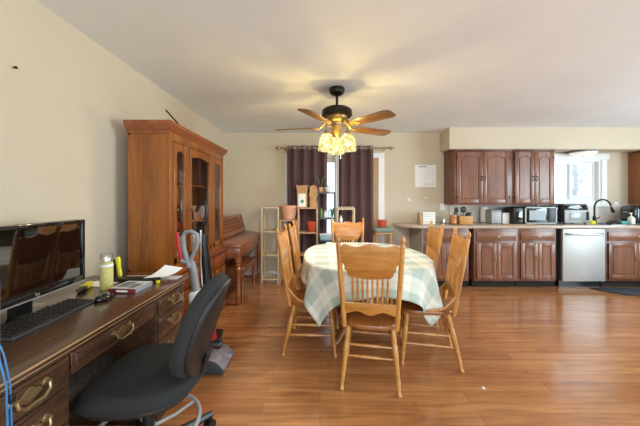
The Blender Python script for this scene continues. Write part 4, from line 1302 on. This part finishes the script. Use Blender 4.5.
# upper cabinets
UF = 4.385
def upper_cabinet(x0, x1, splits, label, side=None):
    t = thing('upper_cabinet', label, 'cabinet', ((x0 + x1) / 2, (UF + YB) / 2, 1.205), group='kitchen upper cabinets')
    part('body', MB().box(x0, x1, UF, YB - .002, 1.205, 2.036, .002), side or M['cabdark'], t)
    part('cornice', MB().box(x0 - (.012 if x0 < 2.5 else 0), x1, UF - .032, YB - .002, 2.036, 2.058, .006), M['cabdark'], t)
    for k, (u0, u1) in enumerate(splits):
        m = MB(); m.T = FY(UF); panel_door(m, u0, u1, 1.232, 2.018, .022, .06, .04)
        d_ = part('door', m, M['cab'], t)
        hu_ = u1 - .024 if k == 0 else u0 + .024
        m = MB(); m.T = FY(UF - .022); wire_pull(m, hu_, 1.61)
        part('handle', m, M['bronze'], d_)
        m = MB(); m.T = FY(UF)
        ux = u0 if k == 0 else u1
        for z in (1.32, 1.93): m.box(ux - .008, ux + .008, .004, .025, z - .022, z + .022, .003)
        part('hinge', m, M['bronze'], d_)
    return t
upper_cabinet(2.065, 2.955, [(2.10, 2.495), (2.499, 2.90)], 'wide two-door cherry wall cabinet beside the calendar')
upper_cabinet(2.958, 3.605, [(2.985, 3.285), (3.289, 3.58)], 'narrower two-door cherry wall cabinet beside the kitchen window')
upper_cabinet(5.13, 5.95, [(5.16, 5.53), (5.534, 5.92)], 'cherry wall cabinet at the right edge beyond the sink', M['cabside'])
# ceiling dome
dl = thing('dome_light', 'round dome light under the soffit above the kitchen window', 'light', (4.22, 4.57, 2.075))
part('base', MB().lathe([(.15, 0), (.15, -.015), (.185, -.022), (.19, -.034), (.178, -.04)], segs=32), M['silver'], dl, local=True)
part('glass_dome', MB().lathe([(.176, -.036), (.165, -.055), (.13, -.075), (.08, -.09), (.02, -.096), (.001, -.097)], segs=32), M['lampglass'], dl, local=True)
part('finial', MB().lathe([(.008, -.095), (.009, -.105), (.004, -.112)], segs=10), M['silver'], dl, local=True)

# wall things
cal = thing('wall_calendar', 'white month calendar hung on the wall beside the upper cabinets', 'calendar', (1.758, YB, 1.497))
part('page', MB().box(-.175, .175, -.006, -.0005, 0, .366), M['paper'], cal, local=True)
g = MB()
for k in range(8): g.box(-.16 + k * .0457 - .001, -.16 + k * .0457 + .001, -.0068, -.005, .10, .315)
for k in range(6): g.box(-.16, .16, -.0068, -.005, .10 + k * .043 - .001, .10 + k * .043 + .001)
part('day_grid', g, mat('grid_grey', (206, 208, 212), .8), cal, local=True)
part('month_title', MB().box(-.12, .02, -.0068, -.005, .33, .345), mat('print_grey', (150, 152, 156), .8), cal, local=True)
part('lower_picture', MB().prism([(-.04, .02), (.165, .02), (.165, .06), (.12, .09), (.07, .06), (.02, .085), (-.02, .06)], -.0068, -.005, 'xz'), M['white_china'], cal, local=True)
def wall_plate(x, z, w_, h, label, nm, cat, kind):
    t = thing(nm, label, cat, (x, YB, z))
    part('plate', MB().box(-w_ / 2, w_ / 2, -.007, -.0005, -h / 2, h / 2, .003), M['white'], t, local=True)
    if kind == 'outlet':
        for dz in (-.025, .025): part('socket', MB().box(-.016, .016, -.009, -.006, dz - .014, dz + .014, .003), M['paper'], t, local=True)
    elif kind == 'switch': part('toggle', MB().box(-.006, .006, -.018, -.006, -.01, .012, .002), M['white'], t, local=True)
    return t
wall_plate(2.035, 1.20 - .035, .075, .115, 'white wall outlet at the corner of the upper cabinet', 'wall_outlet', 'outlet', 'outlet')
wall_plate(4.94, 1.19, .075, .115, 'white wall outlet behind the kitchen faucet', 'wall_outlet', 'outlet', 'outlet')
wall_plate(1.48, 1.29, .05, .05, 'small white sensor on the wall left of the calendar', 'wall_sensor', 'sensor', '')
wall_plate(1.76, 1.31, .05, .035, 'small white hook plate on the wall under the calendar', 'wall_hook', 'hook', 'switch')

ZT = .912
# counter end
nb = thing('napkin_box', 'white stack of paper towels on the rounded counter end', 'paper towels', (1.70, 4.5, .905))
for k in range(5): part('fold', MB().box(-.10 + .003 * (k % 2), .10, -.06, .06, k * .038, k * .038 + .036, .008), M['paper'], nb, local=True)
solo('wooden_board', MB().box(1.555, 1.59, 4.44, 4.56, .905, 1.08, .006), M['tanwood'], 'narrow tan wooden holder beside the white paper stack', 'holder')
solo('salt_shaker', MB().lathe([(.02, 0), (.024, .01), (.02, .07), (.014, .085), (.001, .092)], c=(1.93, 4.45, .905), segs=16), M['chrome'], 'small metal shaker on the counter end', 'shaker')
j = thing('amber_jar', 'amber glass jar on the counter beside the wooden knife crate', 'jar', (2.075, 4.44, .905))
part('jar_body', MB().lathe([(.045, 0), (.058, .01), (.058, .10), (.048, .115)], segs=24), M['amber'], j, local=True)
part('lid', MB().lathe([(.05, .115), (.05, .138), (.02, .142)], segs=24), M['tanwood'], j, local=True)
kc = thing('utensil_crate', 'light pine crate for utensils and knives on the counter', 'crate', (2.245, 4.44, ZT))
m = MB(); m.box(-.10, .10, -.07, -.06, 0, .12, .002).box(-.10, .10, .06, .07, 0, .12, .002).box(-.10, -.09, -.06, .06, 0, .12, .002).box(.09, .10, -.06, .06, 0, .12, .002).box(-.09, .09, -.06, .06, 0, .01)
part('crate_body', m, M['crate'], kc, local=True)
part('slot_block', MB().box(.0, .088, -.058, .058, .01, .09, .003), M['crate'], kc, local=True)
kp = [(.02, -.03), (.045, -.03), (.07, -.03), (.03, .02), (.06, .02)]
for k, (dx, dy) in enumerate(kp):
    t = thing('kitchen_knife', 'black handled knife standing in the pine crate', 'knife', (2.245 + dx, 4.44 + dy, ZT + .0905), 0, 'knives in the crate')
    part('handle', MB().tube([(0, 0, .012), (.012, -.004, .06), (.022, -.006, .085)], [.008, .010, .009], 8), M['black'], t, local=True)
    part('bolster', MB().box(-.006, .006, -.004, .004, .0, .015), M['chrome'], t, local=True)
for k, (dx, dy, nm, lb) in enumerate(((-.05, .0, 'spoon', 'black serving spoon with a round bowl standing in the crate'), (-.02, .03, 'ladle', 'large black ladle standing tallest in the crate'), (-.07, .03, 'spatula', 'black flat spatula leaning left in the crate'))):
    x_, y_ = 2.245 + dx, 4.44 + dy
    t = thing(nm, lb, nm, (x_, y_, ZT + .012))
    tx = (.02, .03, -.03)[k]
    part('handle', MB().tube([(0, 0, 0), (tx, 0, .17)], .005, 8), M['black'], t, local=True)
    m = MB()
    if nm == 'spatula': m.T = Matrix.Translation((tx * 1.1, 0, .20)); m.box(-.026, .026, -.003, .003, -.04, .04, .002)
    else: m.ball((tx * 1.1, 0, .205), .040 if nm == 'ladle' else .032, .016, .044, 14)
    part('head', m, M['black'], t, local=True)
solo('oil_bottle', MB().lathe([(.022, 0), (.026, .01), (.026, .16), (.012, .19), (.012, .235)], c=(2.18, 4.60, ZT), segs=16), mat('olive_glass', (120, 124, 84), .2, coat=.3), 'olive green oil bottle behind the pine crate', 'bottle')
# pale things between crate and microwave
pt = thing('towel_roll', 'white paper towel roll standing left of the grey bin', 'paper towel', (2.655, 4.62, ZT))
part('stand', MB().lathe([(.06, 0), (.06, .01), (.008, .012), (.006, .275), (.001, .284)], segs=20), M['silver'], pt, local=True)
part('roll', MB().lathe([(.02, .014), (.052, .014), (.052, .255), (.02, .255)], segs=24), M['paper'], pt, local=True)
db = thing('bread_bin', 'silver grey bread bin on the counter', 'bin', (2.72, 4.46, ZT))
part('bin_body', MB().box(-.085, .075, -.08, .08, 0, .20, .02, 3), M['silver'], db, local=True)
part('lid', MB().box(-.088, .078, -.083, .083, .196, .215, .008), M['grey'], db, local=True)
cn = thing('canister', 'white square canister between the grey bin and the black toaster', 'canister', (2.856, 4.42, ZT))
part('body', MB().box(-.052, .052, -.05, .05, 0, .15, .008), M['white_china'], cn, local=True)
part('lid', MB().box(-.054, .054, -.052, .052, .15, .172, .008), M['white'], cn, local=True)
to = thing('kitchen_appliance', 'matte black boxy appliance standing left of the microwave', 'appliance', (2.9925, 4.41, ZT))
part('body', MB().box(-.0775, .0775, -.12, .12, .008, .255, .02, 3), M['black'], to, local=True)
part('front_panel', MB().box(-.055, .055, -.123, -.118, .04, .20, .002), M['blackgloss'], to, local=True)
part('base', MB().box(-.072, .072, -.115, .115, 0, .01), M['darkgrey'], to, local=True)
mw = thing('microwave', 'silver framed microwave with dark glass door on the counter', 'microwave', (3.318, 4.46, ZT))
part('body', MB().box(-.235, .235, -.17, .17, .012, .262, .006), M['black'], mw, local=True)
part('front_frame', MB().box(-.238, .238, -.185, -.165, .012, .028).box(-.238, .238, -.185, -.165, .248, .264).box(-.238, -.222, -.185, -.165, .012, .264).box(.222, .238, -.185, -.165, .012, .264), M['silver'], mw, local=True)
part('door', MB().box(-.222, .115, -.183, -.165, .028, .248, .003), M['blackgloss'], mw, local=True)
part('window', MB().box(-.175, .07, -.1845, -.18, .065, .21), mat('microwave_window', (96, 100, 104), .2), mw, local=True)
part('control_panel', MB().box(.12, .222, -.183, -.165, .028, .248, .003), M['darkgrey'], mw, local=True)
for k in range(4): part('foot', MB().cyl(((-.2, .2)[k % 2], (-.14, .14)[k // 2], 0), ((-.2, .2)[k % 2], (-.14, .14)[k // 2], .013), .015, 10), M['black'], mw, local=True)
sheetm = MB().box(2.72, 3.18, 4.20, 4.33, ZT, ZT + .008, .003)
solo('cutting_board', sheetm, M['tanwood'], 'thin wooden cutting board lying at the worktop front edge', 'cutting board')
cm = thing('coffee_maker', 'tall glossy black coffee maker between microwave and air fryer', 'coffee maker', (3.630, 4.52, ZT))
part('body', MB().box(-.075, .075, -.03, .13, 0, .28, .03, 4), M['blackgloss'], cm, local=True)
part('head', MB().box(-.075, .075, -.14, .12, .19, .285, .035, 4), M['blackgloss'], cm, local=True)
part('drip_tray', MB().box(-.07, .07, -.14, -.02, 0, .03, .008), M['black'], cm, local=True)
part('carafe', MB().lathe([(.04, .031), (.052, .05), (.05, .12), (.036, .16)], c=(0, -.075, 0), segs=20), M['glass'], cm, local=True)
af = thing('air_fryer_oven', 'silver fronted air fryer oven with black top beside the faucet', 'oven', (3.895, 4.46, ZT))
part('body', MB().prism([(-.19, .02), (.19, .02), (.19, .20), (.155, .305), (-.19, .305)], -.13, .16, 'xz', b=.012), M['darkgrey'], af, local=True)
part('front', MB().box(-.186, .186, -.142, -.128, .022, .215, .006), M['silver'], af, local=True)
part('window', MB().box(-.12, .135, -.146, -.14, .055, .175, .004), mat('fryer_window', (150, 156, 158), .15), af, local=True)
part('control_panel', MB().prism([(-.178, .222), (.172, .222), (.148, .292), (-.178, .292)], -.142, -.126, 'xz', b=.003), M['blackgloss'], af, local=True)
part('display', MB().box(-.03, .07, -.1435, -.141, .245, .262), M['silver'], af, local=True)
part('handle', MB().box(.145, .168, -.165, -.14, .06, .19, .006), M['black'], af, local=True)
for k in range(4): part('foot', MB().cyl(((-.16, .16)[k % 2], (-.1, .13)[k // 2], 0), ((-.16, .16)[k % 2], (-.1, .13)[k // 2], .022), .014, 10), M['black'], af, local=True)
solo('lemon', MB().ball((4.06, 4.245, ZT + .032), .04, .03, .032), M['yellow'], 'yellow lemon on the worktop before the air fryer oven', 'lemon')
fa = thing('kitchen_faucet', 'dark gooseneck pull-down kitchen faucet at the sink', 'faucet', (4.285, 4.45, ZT))
part('base', MB().lathe([(.032, 0), (.030, .012), (.024, .03), (.022, .10), (.017, .115)], segs=20), M['bronze'], fa, local=True)
pts7 = [(0, 0, .11), (0, 0, .24)]
for k in range(13):
    a = R(180 - 170 * k / 12); pts7.append((.125 + .125 * math.cos(a), -.01 * k / 12, .255 + .12 * math.sin(a)))
m = MB(); m.tube(pts7, .0125, 12); part('spout', m, M['bronze'], fa, local=True)
part('spray_head', MB().turned((.247, -.01, .265), (.285, -.015, .175), [(0, .013), (.2, .017), (.9, .020), (1, .017)], 14), M['bronze'], fa, local=True)
part('lever', MB().tube([(.02, 0, .07), (.05, 0, .08), (.085, 0, .105)], [.010, .008, .007], 8), M['bronze'], fa, local=True)
sk = thing('sink', 'steel kitchen sink rim set into the worktop below the window', 'sink', (4.50, 4.30, ZT))
part('rim', MB().box(-.265, .265, -.15, -.13, 0, .006, .002).box(-.265, .265, .09, .11, 0, .006, .002).box(-.265, -.245, -.13, .09, 0, .006, .002).box(.245, .265, -.13, .09, 0, .006, .002), M['steeld'], sk, local=True)
part('basin', MB().box(-.245, .245, -.13, .09, 0, .0025), M['darkgrey'], sk, local=True)
dk = thing('dish_drainer', 'black dish drainer with cups behind the sink rim', 'drainer', (4.42, 4.30, ZT + .006))
m = MB(); m.box(-.06, .06, -.05, .05, 0, .012, .003)
for k in range(5): m.tube([(-.055 + k * .027, -.045, .01), (-.055 + k * .027, 0, .055), (-.055 + k * .027, .045, .01)], .004, 6)
part('wire_frame', m, M['black'], dk, local=True)
solo('scrub_sponge', MB().box(4.50, 4.60, 4.25, 4.31, ZT + .006, ZT + .052, .010), M['teal'], 'teal sponge on the sink beside the soap bottle', 'sponge')
sb = thing('soap_bottle', 'white pump soap bottle beside the kitchen faucet', 'soap bottle', (4.675, 4.28, ZT + .006))
part('bottle_body', MB().lathe([(.036, 0), (.042, .01), (.042, .085), (.025, .11), (.016, .12)], segs=20), M['white_china'], sb, local=True)
part('pump', MB().cyl((0, 0, .12), (0, 0, .16), .007, 8).box(-.03, .012, -.008, .008, .158, .170, .003), M['white'], sb, local=True)
solo('blue_cloth', MB().box(4.215, 4.275, 4.26, 4.32, ZT, ZT + .018, .007), mat('blue_cloth', (60, 110, 160), .9), 'small folded blue cloth at the foot of the faucet', 'cloth')
ts = thing('toaster', 'black glossy toaster at the right end of the worktop', 'toaster', (4.965, 4.45, ZT))
part('body', MB().box(-.19, .22, -.13, .13, .012, .285, .07, 5), M['blackgloss'], ts, local=True)
part('front_panel', MB().box(-.03, .18, -.133, -.125, .05, .225, .006), M['darkgrey'], ts, local=True)
part('lever', MB().box(-.205, -.185, -.03, .03, .17, .19, .006), M['silver'], ts, local=True)
part('slot', MB().box(-.13, .16, -.05, -.02, .283, .287).box(-.13, .16, .02, .05, .283, .287), M['dark'], ts, local=True)
part('base', MB().box(-.17, .20, -.115, .115, 0, .02, .004), M['black'], ts, local=True)

# floor things
mp_ = []
for k in range(25):
    a = R(180 + 180 * k / 24); mp_.append((4.9 + .98 * math.cos(a), 4.14 + .50 * math.sin(a)))
fm = thing('floor_mat', 'half round dark grey mat on the floor before the sink', 'mat', (4.9, 3.9, 0))
part('mat_body', MB().prism(mp_, .0005, .010, 'xy', b=.004), M['rubber'], fm)
part('border', MB().tube([(x, y, .009) for x, y in mp_], .006, 6), M['black'], fm)
solo('paper_scrap', MB().prism([(1.10, 1.93), (1.118, 1.925), (1.122, 1.945), (1.105, 1.95)], .0005, .004, 'xy'), M['paper'], 'tiny white scrap on the bare floor in front of the table', 'scrap')
